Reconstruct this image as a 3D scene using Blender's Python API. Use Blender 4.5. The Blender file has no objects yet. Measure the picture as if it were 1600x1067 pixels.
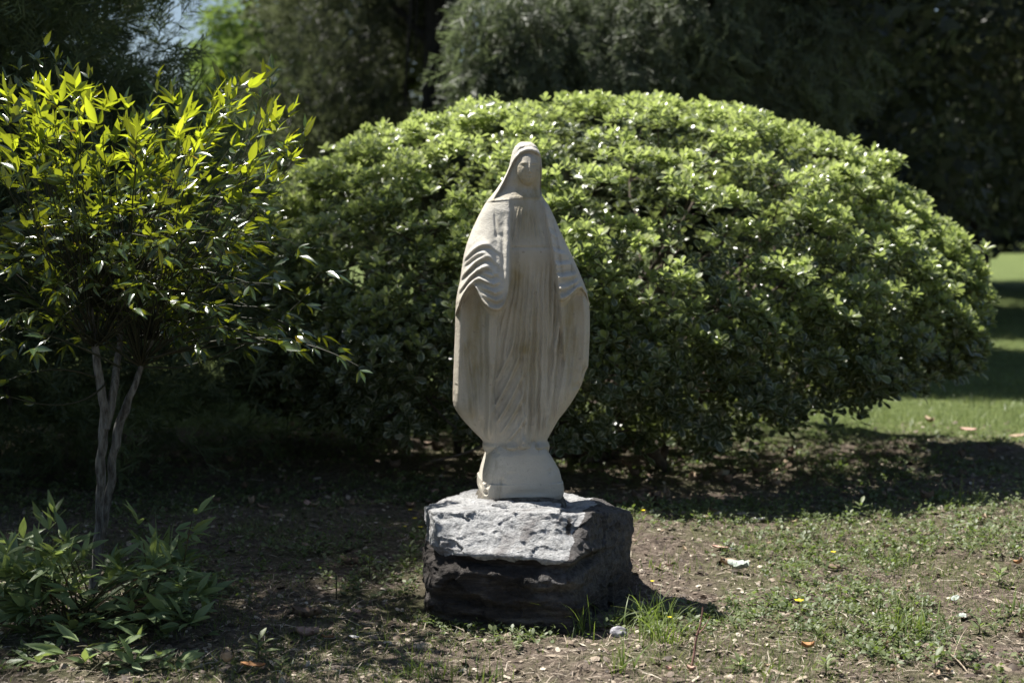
import bpy, bmesh, math, random
import numpy as np
from mathutils import Vector, Matrix
from mathutils.bvhtree import BVHTree
random.seed(7); RNG = np.random.default_rng(11)
S = bpy.context.scene; COL = S.collection
# ------------------------------------------------------------------ camera, sky, sun, exposure
CAMH, PITCH, FPX = 1.2, math.radians(4.77), 2198.0
cd = bpy.data.cameras.new('camera'); cam = bpy.data.objects.new('camera', cd); COL.objects.link(cam)
cam.location = (0, 0, CAMH); cam.rotation_euler = (math.pi/2 - PITCH, 0, 0)
cd.sensor_width = 36; cd.lens = FPX/1600*36; cd.clip_start = 0.05; cd.clip_end = 600
cd.dof.use_dof = True; cd.dof.focus_distance = 4.35; cd.dof.aperture_fstop = 2.6
S.camera = cam
SUN_EL = 63.0; SX, SY = -0.80, 0.60
SUN_ROT = math.atan2(SX, SY)
w = bpy.data.worlds.new('World'); S.world = w; w.use_nodes = True
nt = w.node_tree; bg = nt.nodes['Background']
sky = nt.nodes.new('ShaderNodeTexSky'); sky.sky_type = 'NISHITA'; sky.sun_disc = False
sky.sun_elevation = math.radians(SUN_EL); sky.sun_rotation = SUN_ROT
nt.links.new(sky.outputs[0], bg.inputs[0]); bg.inputs[1].default_value = 0.046
sd = bpy.data.lights.new('sun', 'SUN'); sun = bpy.data.objects.new('sun', sd); COL.objects.link(sun)
sd.energy = 5.0; sd.angle = math.radians(0.55); sd.color = (1.0, 0.96, 0.89)
ce = math.cos(math.radians(SUN_EL)); hl = math.hypot(SX, SY)
SUNV = Vector((SX/hl*ce, SY/hl*ce, math.sin(math.radians(SUN_EL))))
sun.rotation_euler = SUNV.to_track_quat('Z', 'Y').to_euler(); sun.location = (-6, 6, 12)
S.view_settings.view_transform = 'Standard'; S.view_settings.look = 'None'
S.view_settings.exposure = 1.1; S.view_settings.gamma = 1; S.view_settings.use_curve_mapping = False
S.cycles.use_denoising = True
S.cycles.max_bounces = 6; S.cycles.transparent_max_bounces = 4
S.cycles.diffuse_bounces = 4; S.cycles.glossy_bounces = 2; S.cycles.transmission_bounces = 3
S.cycles.sample_clamp_indirect = 4

# ------------------------------------------------------------------ helpers
CP, SP = math.cos(PITCH), math.sin(PITCH)
def P(px, py, Y):
    a = (px-800)/FPX; b = (533.5-py)/FPX
    dy = CP + b*SP; dz = -SP + b*CP
    if np.ndim(dz) or np.ndim(a):
        o = np.ones(np.broadcast(a, dz).shape)
        return [a*Y/dy*o, Y*o, (CAMH + dz*Y/dy)*o]
    return np.array([a*Y/dy, Y, CAMH + dz*Y/dy])
def G(px, py, z=0.0):
    a = (px-800)/FPX; b = (533.5-py)/FPX
    dy = CP + b*SP; dz = -SP + b*CP
    k = (z-CAMH)/dz
    return np.array([a*k, dy*k, z])
def project(p):
    x = p[:, 0]; y = p[:, 1]; z = p[:, 2]-CAMH
    d = y*CP - z*SP; u = y*SP + z*CP
    d = np.maximum(d, 1e-3)
    return 800 + FPX*x/d, 533.5 - FPX*u/d, d
_perm = np.random.default_rng(3).random(65536).astype(np.float64)
def _h(i, j, k):
    n = (i.astype(np.int64)*73856093) ^ (j.astype(np.int64)*19349663) ^ (k.astype(np.int64)*83492791)
    n = (n ^ (n >> 13)) * 1274126177
    return _perm[(n ^ (n >> 16)) & 65535]
def vn(x, y, z=0.0, f=1.0):
    x, y, z = np.broadcast_arrays(np.asarray(x, float)*f, np.asarray(y, float)*f, np.asarray(z, float)*f)
    i, j, k = np.floor(x), np.floor(y), np.floor(z)
    u, v, w_ = x-i, y-j, z-k
    u = u*u*(3-2*u); v = v*v*(3-2*v); w_ = w_*w_*(3-2*w_)
    r = 0
    for a in (0, 1):
        for b in (0, 1):
            for c in (0, 1):
                r = r + _h(i+a, j+b, k+c)*(u if a else 1-u)*(v if b else 1-v)*(w_ if c else 1-w_)
    return r*2-1
def fbm(x, y, z=0.0, f=1.0, o=4):
    r = 0; a = 1; t = 0
    for q in range(o):
        r = r + a*vn(x, y, z, f); t += a; a *= .5; f *= 2.03
    return r/t
def ss(a, b, x):
    t = np.clip((x-a)/(b-a), 0, 1); return t*t*(3-2*t)
def norm(v):
    return v/np.maximum(np.linalg.norm(v, axis=-1, keepdims=True), 1e-9)
def gz(x, y):
    x = np.asarray(x, float); y = np.asarray(y, float)
    near = 1-ss(14, 20, y)
    return near*(0.030*fbm(x, y, 0, 1.6, 3) + 0.016*fbm(x, y, 5, 8, 3)) - 0.01

def link(name, me, mat=None, parent=None, kind=None):
    o = bpy.data.objects.new(name, me); COL.objects.link(o)
    if mat is not None and not me.materials: me.materials.append(mat)
    if parent is not None: o.parent = parent
    if kind: o['kind'] = kind
    return o
def mk(name, V, F, mat, attrs=None, smooth=False):
    """mesh data from numpy verts and equal-sided faces"""
    V = np.asarray(V, np.float32); F = np.asarray(F, np.int32)
    me = bpy.data.meshes.new(name); n = F.shape[1]
    me.vertices.add(len(V)); me.vertices.foreach_set('co', V.ravel())
    me.loops.add(F.size); me.loops.foreach_set('vertex_index', F.ravel())
    me.polygons.add(len(F)); me.polygons.foreach_set('loop_start', np.arange(0, F.size, n, dtype=np.int32))
    if smooth: me.polygons.foreach_set('use_smooth', np.ones(len(F), bool))
    for k, a in (attrs or {}).items():
        at = me.attributes.new(k, 'FLOAT', 'POINT'); at.data.foreach_set('value', np.asarray(a, np.float32))
    me.update(calc_edges=True); me.validate()
    if mat is not None: me.materials.append(mat)
    return me
def empty(name, loc, label=None, cat=None, group=None):
    o = bpy.data.objects.new(name, None); COL.objects.link(o); o.location = loc; o.empty_display_size = .1
    if label: tag(o, label, cat, group)
    return o
def tag(o, label, cat, group=None):
    o['label'] = label; o['category'] = cat
    if group: o['group'] = group
    return o
def frames(d, up):
    """rotation matrices with local Y along d and local Z near up"""
    d = norm(d); s = norm(np.cross(d, up)); n = np.cross(s, d)
    return np.stack([s, d, n], axis=2)
def scatter(T, TF, pos, R, scale, attrs_t=None, attrs_i=None):
    """copies of template T at pos: returns verts, faces, attributes"""
    N = len(pos); sc = np.asarray(scale, float)
    if sc.ndim == 1: sc = np.repeat(sc[:, None], 3, 1)
    V = np.einsum('nij,nvj->nvi', R, T[None]*sc[:, None, :]) + pos[:, None, :]
    F = TF[None] + (np.arange(N)*len(T))[:, None, None]
    A = {}
    for k, a in (attrs_t or {}).items(): A[k] = np.tile(a, N)
    for k, a in (attrs_i or {}).items(): A[k] = np.repeat(a, len(T))
    return V.reshape(-1, 3), F.reshape(-1, TF.shape[1]), A
def tubes(lines, sides=6, wob=0.0):
    Vs, Fs, off = [], [], 0
    ang = np.arange(sides)/sides*2*math.pi
    for pts, rad in lines:
        pts = np.asarray(pts, float); rad = np.asarray(rad, float)
        if rad.ndim == 0: rad = np.full(len(pts), float(rad))
        t = norm(np.gradient(pts, axis=0))
        ref = np.array([0, 0, 1.]) if abs(t[0, 2]) < .9 else np.array([1., 0, 0])
        a = norm(np.cross(t, ref)); b = np.cross(t, a)
        rr = rad[:, None]*np.ones(sides)[None]
        if wob: rr = rr*(1+wob*vn(pts[:, :1]*60+ang[None]*2.1, pts[:, 2:3]*22, ang[None]*1.3))
        ring = pts[:, None]+rr[..., None]*(np.cos(ang)[None, :, None]*a[:, None]+np.sin(ang)[None, :, None]*b[:, None])
        n = len(pts); Vs.append(ring.reshape(-1, 3))
        i = np.arange(n-1)[:, None]*sides; j = np.arange(sides)[None]; j2 = (j+1) % sides
        Fs.append(np.stack([i+j, i+j2, i+sides+j2, i+sides+j], -1).reshape(-1, 4)+off)
        off += n*sides
    return np.concatenate(Vs), np.concatenate(Fs)
def bez(a, b, c, n=8):
    t = np.linspace(0, 1, n)[:, None]; a, b, c = map(np.asarray, (a, b, c))
    return (1-t)**2*a+2*t*(1-t)*b+t*t*c
def leafT(ts, ws, fold=.25, curl=.15, L=1.0):
    """leaf along +Y made of rows of 3 vertices; attributes lu 0..1 across, lv along"""
    V, u, v = [], [], []
    for t, w_ in zip(ts, ws):
        for s in (-1, 0, 1):
            V.append((s*w_, t*L, abs(s)*w_*fold - curl*t*t)); u.append(abs(s)); v.append(t)
    F = []
    for r in range(len(ts)-1):
        for c in (0, 1):
            i = r*3+c; F.append((i, i+1, i+4, i+3))
    return np.array(V), np.array(F), {'lu': np.array(u, float), 'lv': np.array(v)}
def pick_visible(c, area, nrm, n, cell=9):
    """indices of the n elements that show largest from the camera"""
    x, y, d = project(c)
    ok = (x > -20) & (x < 1620) & (y > -20) & (y < 1087)
    gx = (x/cell).astype(int)+10; gy = (y/cell).astype(int)+10
    key = np.clip(gx, 0, 400)*400+np.clip(gy, 0, 399)
    zb = np.full(401*400, 1e9); np.minimum.at(zb, key, d)
    vis = ok & (d <= zb[key]+.004)
    vdir = norm(np.array([0, 0, CAMH])-c)
    sc = area/d**2*(.15+np.abs((vdir*nrm).sum(1)))*vis
    return np.argsort(-sc)[:n]

# ------------------------------------------------------------------ materials
class M:
    def __init__(s, name):
        s.m = bpy.data.materials.new(name); s.m.use_nodes = True; s.t = s.m.node_tree
        s.b = s.t.nodes['Principled BSDF']; s.out = s.t.nodes['Material Output']
    def n(s, kind, **kw):
        x = s.t.nodes.new('ShaderNode'+kind)
        for k, v in kw.items(): setattr(x, k, v)
        return x
    def l(s, a, b): s.t.links.new(a, b)
    def attr(s, name): return s.n('Attribute', attribute_name=name).outputs['Fac']
    def ramp(s, fac, stops, interp='LINEAR'):
        r = s.n('ValToRGB'); s.l(fac, r.inputs[0]); r.color_ramp.interpolation = interp
        e = r.color_ramp.elements
        while len(e) > 1: e.remove(e[-1])
        for i, (p, c) in enumerate(stops):
            q = e[0] if i == 0 else e.new(p)
            q.position = p; q.color = (*c, 1) if len(c) == 3 else c
        return r.outputs[0]
    def noise(s, scale, detail=4, rough=.55, vec=None, dist=0):
        x = s.n('TexNoise'); x.inputs['Scale'].default_value = scale; x.inputs['Detail'].default_value = detail
        x.inputs['Roughness'].default_value = rough; x.inputs['Distortion'].default_value = dist
        if vec is None: vec = s.n('NewGeometry').outputs['Position']
        s.l(vec, x.inputs['Vector']); return x.outputs[0]
    def mix(s, f, a, b, mode='MIX'):
        x = s.n('Mix', data_type='RGBA', blend_type=mode)
        for sock, v in ((x.inputs[0], f), (x.inputs[6], a), (x.inputs[7], b)):
            if isinstance(v, (int, float)): sock.default_value = v
            elif isinstance(v, tuple): sock.default_value = (*v, 1)
            else: s.l(v, sock)
        return x.outputs[2]
    def math(s, op, a, b=0.0, c=None):
        x = s.n('Math', operation=op)
        for i, v in enumerate((a, b) if c is None else (a, b, c)):
            if isinstance(v, (int, float)): x.inputs[i].default_value = v
            else: s.l(v, x.inputs[i])
        return x.outputs[0]
    def bump(s, h, strength=.3, dist=.01):
        x = s.n('Bump'); x.inputs['Strength'].default_value = strength; x.inputs['Distance'].default_value = dist
        s.l(h, x.inputs['Height']); s.l(x.outputs[0], s.b.inputs['Normal']); return x
def leafmat(name, stops, margin=None, trans=.35, tcol=(.25, .42, .02), rough=.4, spec=.5, vein=True):
    m = M(name)
    base = m.ramp(m.attr('rnd'), stops)
    if vein:
        mid = m.math('SUBTRACT', 1.0, m.math('MULTIPLY', m.attr('lu'), 5.0))
        mid = m.math('MAXIMUM', mid, 0.0)
        base = m.mix(m.math('MULTIPLY', mid, .45), base, (.16, .22, .06))
    if margin:
        f = m.ramp(m.attr('lu'), [(.62, (0, 0, 0)), (.85, (1, 1, 1))])
        f = m.math('MULTIPLY', f, m.ramp(m.noise(25, 1), [(.35, (.3,)*3), (.6, (1,)*3)]))
        base = m.mix(f, base, margin)
    m.l(base, m.b.inputs['Base Color']); m.b.inputs['Roughness'].default_value = rough
    m.b.inputs['Specular IOR Level'].default_value = spec
    if trans:
        tr = m.n('BsdfTranslucent')
        m.l(m.mix(.75, base, tcol), tr.inputs[0])
        mx = m.n('MixShader'); m.l(m.ramp(m.attr('rnd'), [(.15, (trans*.35,)*3), (.7, (trans*1.25,)*3)]), mx.inputs[0])
        m.l(m.b.outputs[0], mx.inputs[1]); m.l(tr.outputs[0], mx.inputs[2]); m.l(mx.outputs[0], m.out.inputs[0])
    return m.m
def simple(name, stops, scale=8, rough=.8, bump=0, bscale=40, spec=.3):
    m = M(name); m.l(m.ramp(m.noise(scale, 5), stops), m.b.inputs['Base Color'])
    m.b.inputs['Roughness'].default_value = rough; m.b.inputs['Specular IOR Level'].default_value = spec
    if bump: m.bump(m.noise(bscale, 5), bump)
    return m.m
def barkmat(name, a, b):
    m = M(name); mp = m.n('Mapping'); mp.inputs['Scale'].default_value = (1, 1, .18)
    m.l(m.n('NewGeometry').outputs['Position'], mp.inputs[0])
    h = m.noise(90, 5, .65, mp.outputs[0])
    c = m.ramp(h, [(.35, a), (.65, b)])
    m.l(c, m.b.inputs['Base Color']); m.b.inputs['Roughness'].default_value = .9
    m.bump(h, .9, .012); return m.m

# ground
def ground_mat():
    m = M('soil_and_lawn')
    n1 = m.noise(3.0, 6, .6); n2 = m.noise(38, 5, .7); n3 = m.noise(160, 3, .7)
    dirt = m.ramp(n2, [(.28, (.040, .030, .024)), (.46, (.13, .10, .079)), (.60, (.235, .185, .148)), (.76, (.38, .32, .26))])
    dirt = m.mix(m.ramp(n3, [(.45, (0,)*3), (.7, (.5,)*3)]), dirt, (.25, .21, .17))
    green = m.ramp(n2, [(.3, (.07, .075, .035)), (.7, (.17, .18, .085))])
    near = m.mix(m.ramp(n1, [(.42, (0,)*3), (.62, (.75,)*3)]), dirt, green)
    lawn = m.ramp(m.math('ADD', m.math('MULTIPLY', m.noise(14, 6, .7), .6), m.math('MULTIPLY', m.noise(1.3, 5, .7), .4)), [(.32, (.07, .095, .03)), (.5, (.13, .17, .055)), (.68, (.22, .25, .10))])
    m.l(m.mix(m.attr('lawn'), near, lawn), m.b.inputs['Base Color'])
    m.b.inputs['Roughness'].default_value = .95; m.b.inputs['Specular IOR Level'].default_value = .15
    h = m.math('ADD', n2, m.math('MULTIPLY', n3, .4)); m.bump(h, 1.0, .035); return m.m
def lawn_f(x, y):
    e = 7.75 + .28*vn(x, y, 9, 1.3) + .18*vn(x, y, 4, 5) + 0.5*ss(.5, -3, x)
    return ss(e-.15, e+.35, y)

def build_ground():
    def ax(lo, hi, step, ext, k):
        a = np.arange(lo, hi, step); out = [a]
        p = hi; s = step
        r = []
        while p < ext: r.append(p); s *= k; p += s
        r.append(ext)
        l = []; p = lo; s = step
        while True:
            s *= k; p -= s
            if p < -ext: break
            l.append(p)
        l.append(-ext)
        return np.concatenate([np.array(l[::-1]), a, np.array(r)])
    xs = ax(-2.6, 3.2, .024, 260, 1.25); ys = ax(3.1, 9, .024, 260, 1.25)
    X, Y = np.meshgrid(xs, ys); Z = gz(X, Y)
    rough = (1-ss(9, 12, Y))*(.006*np.abs(fbm(X, Y, 2, 24, 3)))
    Z = Z+rough
    n, m_ = X.shape; i = np.arange(n-1)[:, None]*m_+np.arange(m_-1)[None]
    F = np.stack([i, i+1, i+m_+1, i+m_], -1).reshape(-1, 4)
    me = mk('ground', np.stack([X, Y, Z], -1).reshape(-1, 3), F, ground_mat(), {'lawn': lawn_f(X, Y).ravel()}, True)
    o = link('ground', me); o['kind'] = 'structure'
build_ground()

# ------------------------------------------------------------------ background trees
TF4 = np.array([[0, 1, 2, 3]])
def clusterT(n, seed, leaf=.3, asp=.5):
    r = np.random.default_rng(seed); V, F = [], []
    for q in range(n):
        c = r.normal(size=3)*.42; d = norm(r.normal(size=3)); u = norm(np.cross(d, r.normal(size=3)))
        l_ = leaf*(.7+.6*r.random())
        V += [c, c+d*l_*.5+u*l_*asp*.5, c+d*l_, c+d*l_*.5-u*l_*asp*.5]; F.append([4*q, 4*q+1, 4*q+2, 4*q+3])
    return np.array(V), np.array(F)
def sprayT(n, seed, droop=0.):
    """flat feathery conifer spray: an axis along +Y with thin side shoots"""
    r = np.random.default_rng(seed); V, F = [], []
    def blade(a, b, w_):
        d = norm(b-a); s = norm(np.cross(d, np.array([0, 0, 1.])+r.normal(size=3)*.5))*w_
        k = len(V); V.extend([a-s*.6, a+s*.6, b+s*.35, b-s*.35]); F.append([k, k+1, k+2, k+3])
    blade(np.zeros(3), np.array([0, 1., -droop]), .025)
    for q in range(n):
        t = .12+.85*q/n; a = np.array([0, t, -droop*t*t])
        sgn = 1 if q % 2 else -1; l_ = .42*(1-t*.65)*(.7+.6*r.random())
        b = a+np.array([sgn*l_*.8, l_*.75, r.normal()*.08-droop*l_*.6])
        blade(a, b, .028)
        c = a+(b-a)*.5; blade(c, c+np.array([sgn*l_*.12, l_*.42, r.normal()*.06-droop*.2]), .024)
    return np.array(V), np.array(F)
bark_dark = barkmat('dark_bark', (.018, .015, .012), (.07, .058, .048))
def foliage(name, parent, clumps, n, T, TF, size, mat, up=1.0, droop=0., gap=0.0, seed=1, zmin=.2, bright=(0, 1), shell=.35):
    """leafy cover of a list of ellipsoid clumps (cx, cy, cz, rx, ry, rz)"""
    r = np.random.default_rng(seed); C = np.array(clumps, float)
    a = (C[:, 3]*C[:, 4]*C[:, 5])**(2/3); idx = r.choice(len(C), n, p=a/a.sum())
    d = norm(r.normal(size=(n, 3))); rad = (1-shell*r.random(n)**1.4)
    p = C[idx, :3]+d*C[idx, 3:]*rad[:, None]
    keep = p[:, 2] > zmin
    if gap: keep &= fbm(p[:, 0], p[:, 1]*.3, p[:, 2], gap, 2) > -.22
    p = p[keep]; d = d[keep]; k = len(p)
    ax_ = norm(d*.9+r.normal(size=(k, 3))*.5+np.array([0, 0, up*.5-droop*1.5]))
    R = frames(ax_, norm(r.normal(size=(k, 3))*.6+np.array([0, 0, 1.])))
    s = size*(.6+.8*r.random(k))
    rnd = np.clip(bright[0]+(bright[1]-bright[0])*(r.random(k)*.6+.4*(vn(p[:, 0], p[:, 1], p[:, 2], 1.2)*.5+.5)), 0, 1)
    V, F, A = scatter(T, TF, p, R, s, None, {'rnd': rnd})
    o = link(name, mk(name, V, F, mat, A), None, parent, 'stuff'); return o
def local(o, parent):  # geometry is built in world space; keep it there under an Empty with a location
    o.matrix_parent_inverse = Matrix.Translation(parent.location).inverted(); return o

juniper_mat = leafmat('juniper_foliage', [(0, (.025, .034, .020)), (.6, (.07, .092, .05)), (1, (.17, .21, .11))], None, .32, (.20, .28, .08), .55, .25, False)
dark_mat = leafmat('dark_tree_foliage', [(0, (.020, .024, .017)), (.6, (.052, .060, .040)), (1, (.12, .135, .09))], None, .32, (.17, .20, .09), .5, .3, False)
soft_mat = leafmat('grey_green_foliage', [(0, (.06, .072, .048)), (.5, (.15, .175, .115)), (1, (.28, .31, .21))], None, .45, (.16, .21, .08), .5, .4, False)
lime_mat = leafmat('light_green_foliage', [(0, (.05, .09, .02)), (.5, (.09, .15, .04)), (1, (.15, .22, .07))], None, .4, (.3, .42, .08), .5, .3, False)

def tree(name, label, x, y, trunk_h, tr, clumps, n, T, TF, size, mat, seed, gap=0, droop=0, up=1, bright=(0, 1), limbs=9, zmin=.3, cat='tree', lean=0., shell=.35):
    e = empty(name, (x, y, -.05), label, cat)
    r = np.random.default_rng(seed+100)
    ls = []
    top = np.array([x+lean, y, trunk_h])
    pts = bez((x, y, -.08), (x+lean*.2, y, trunk_h*.5), top, 10)
    pts[:, 0] += np.sin(np.linspace(0, 5, 10))*tr*.4
    ls.append((pts, np.linspace(tr*1.25, tr*.3, 10)))
    V, F = tubes(ls, 10, .12); local(link('trunk', mk('trunk', V, F, bark_dark, None, True), None, e), e)
    bl = []
    for q in range(limbs):
        c = clumps[r.integers(len(clumps))]; t = .25+.7*r.random(); a = pts[int(t*9)]
        b = np.array(c[:3])+r.normal(size=3)*np.array(c[3:])*.35
        bl.append((bez(a, (a+b)/2+np.array([0, 0, .15*np.linalg.norm(b-a)]), b, 7), np.linspace(tr*.38, tr*.06, 7)))
    V, F = tubes(bl, 6); local(link('limbs', mk('limbs', V, F, bark_dark, None, True), None, e), e)
    local(foliage('crown', e, clumps, n, T, TF, size, mat, up, droop, gap, seed, zmin, bright, shell), e)
    return e
def clumpy(cx, cy, z0, z1, r0, r1, n, seed, cr=.45):
    """ellipsoid clumps arranged round an axis; radius runs from r0 at the bottom to r1 at the top"""
    r = np.random.default_rng(seed); out = []
    for q in range(n):
        t = (q+.5)/n; R_ = r0+(r1-r0)*t; a = r.random()*2*math.pi; d = R_*(.25+.6*r.random())
        s = R_*cr*(.7+.6*r.random())
        out.append((cx+math.cos(a)*d, cy+math.sin(a)*d, z0+(z1-z0)*t, s*1.2, s*1.2, s*.75))
    return out

SPR, SPRF = sprayT(14, 3); SPD, SPDF = sprayT(14, 5, .5)
CL, CLF = clusterT(7, 2, .42, .5)
# juniper behind the left shrub
jc = clumpy(-2.75, 6.9, .35, 5.9, 1.35, .85, 38, 4, .5)+[(-2.0, 6.5, 1.15, .85, .7, .55), (-1.75, 6.4, .8, .7, .6, .4), (-2.2, 6.4, 2.1, .75, .6, .6), (-1.65, 6.8, 1.5, .5, .5, .4)]
tree('juniper_tree', 'dark dense juniper with feathery sprays behind the left shrub', -2.75, 6.9, 5.2, .16, jc, 18000, SPR, SPRF, .17, juniper_mat, 21, 0, zmin=.05, shell=.7, limbs=8, bright=(.3, 1))
# juniper added out of view to shade the left ground; cedar behind the shrub
tree('juniper_tree', 'unseen tall dark juniper added left of the view to shade the left ground', -4.6, 5.9, 6.5, .2, clumpy(-4.6, 5.9, .4, 6.8, 1.7, .7, 34, 8, .5), 8000, SPR, SPRF, .24, juniper_mat, 23, 0, shell=.7)
tree('cedar_tree', 'dark cedar on the lawn far behind the left shrub', -3.9, 10.4, 7, .16, clumpy(-3.9, 10.4, .5, 7.2, 1.5, 1.0, 34, 18, .5), 9000, SPR, SPRF, .28, juniper_mat, 25, 0, shell=.7, limbs=6)
# light green broadleaf far left of centre
t1 = P(400, 60, 24)
tree('broadleaf_tree', 'light green sunlit broadleaf tree seen far away beside the juniper', t1[0], 24, 5, .16, clumpy(t1[0], 24, 1.4, 4.6, 1.5, 1.1, 18, 31, .5), 4500, CL, CLF, .30, lime_mat, 31, .9, bright=(.2, 1))
# middle dark cedar with visible trunk
t2 = P(668, 200, 15)
tree('cedar_tree', 'tall dark cedar with its trunk showing behind the top left of the rounded bush', t2[0], 15, 9, .16, clumpy(t2[0]-.2, 15, 1.2, 7.5, 1.5, 1.5, 34, 41, .42)+[(t2[0]+1.2, 15, 3.2, .9, .8, .6)], 10000, SPR, SPRF, .34, dark_mat, 41, .8, lean=.2, bright=(.2, 1), limbs=16)
# drooping grey green tree
t3 = P(900, 60, 11.5)
tree('drooping_cedar_tree', 'grey green tree with drooping feathery branches above the middle of the bush', t3[0], 12, 6.5, .14,
     [(t3[0]+.05, 11.3, 2.35, .95, .7, .55), (t3[0]+.6, 11.4, 2.7, 1.0, .7, .7), (t3[0]-.35, 11.2, 2.75, .6, .5, .45), (t3[0]-.55, 11.1, 2.35, .40, .4, .22), (t3[0]+1.0, 11.5, 2.1, .8, .6, .5), (t3[0]+1.6, 11.6, 2.6, .8, .6, .6), (t3[0]+1.3, 11.6, 3.6, 1.0, .8, .6)],
     9500, SPD, SPDF, .26, soft_mat, 51, 0, droop=.8, up=0, shell=.8)
# dark trees on the right
specs = [(1130, 13.5, 'dark broad tree with thin bare twigs above the right half of the bush', 1.8, 61, 6.2, .34),
         (1330, 20, 'very dark tree with small blue sky gaps right of the bush top', 2.9, 62, 9, .46),
         (1530, 27, 'nearly black tree at the right edge of the picture above the lawn', 3.7, 63, 12, .6)]
for px_, Y_, lb, rr, sd_, zt, sz in specs:
    b = P(px_, 200, Y_)
    tree('dark_tree', lb, b[0], Y_, zt+1, .2, clumpy(b[0], Y_, .95, zt, rr, rr, 38, sd_, .5), 15000, CL, CLF, sz, dark_mat, sd_, .75*13.5/Y_, bright=(.1, 1), limbs=16)
b = P(1900, 200, 22); tree('dark_tree', 'large shade tree just right of the view over the far lawn', b[0], 22, 8.5, .25, clumpy(b[0], 22, 2.6, 8, 3.0, 2.6, 26, 65, .45), 7000, CL, CLF, .5, dark_mat, 65, .6, bright=(.1, 1))
if 0: tree('dark_tree', 'dark far tree showing between the juniper and the cedar', b[0]+.9, 19, 8.5, .2, clumpy(b[0]+.6, 19, 1.6, 3.9, 1.6, 1.2, 18, 66, .45), 5000, CL, CLF, .36, dark_mat, 66, .7, bright=(.2, 1))
b = P(590, 200, 20); tree('dark_tree', 'dark far tree standing left of the cedar trunk', b[0], 20, 8.5, .2, clumpy(b[0], 20, 1.0, 7.0, 1.7, 1.6, 26, 67, .45), 4800, CL, CLF, .36, dark_mat, 67, .7, bright=(.3, 1))

def far_wood():
    r = np.random.default_rng(77); n = 16000
    x = r.uniform(-32, 42, n); y = r.uniform(60, 68, n)
    h = 6.6+2.5*fbm(x, 0, 0, .12, 3)
    z = h*r.random(n)**.75
    keep = fbm(x, 2, z, .8, 2) > -.42
    p = np.stack([x, y, z], 1)[keep]; k = len(p)
    R = frames(r.normal(size=(k, 3)), r.normal(size=(k, 3)))
    V, F, A = scatter(CL, CLF, p, R, r.uniform(1.0, 1.8, k), None, {'rnd': r.random(k)*.35})
    link('far_wood', mk('far_wood', V, F, dark_mat, A), None, None, 'stuff')
    # low bushes closing the wood towards the lawn
far_wood()

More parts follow.
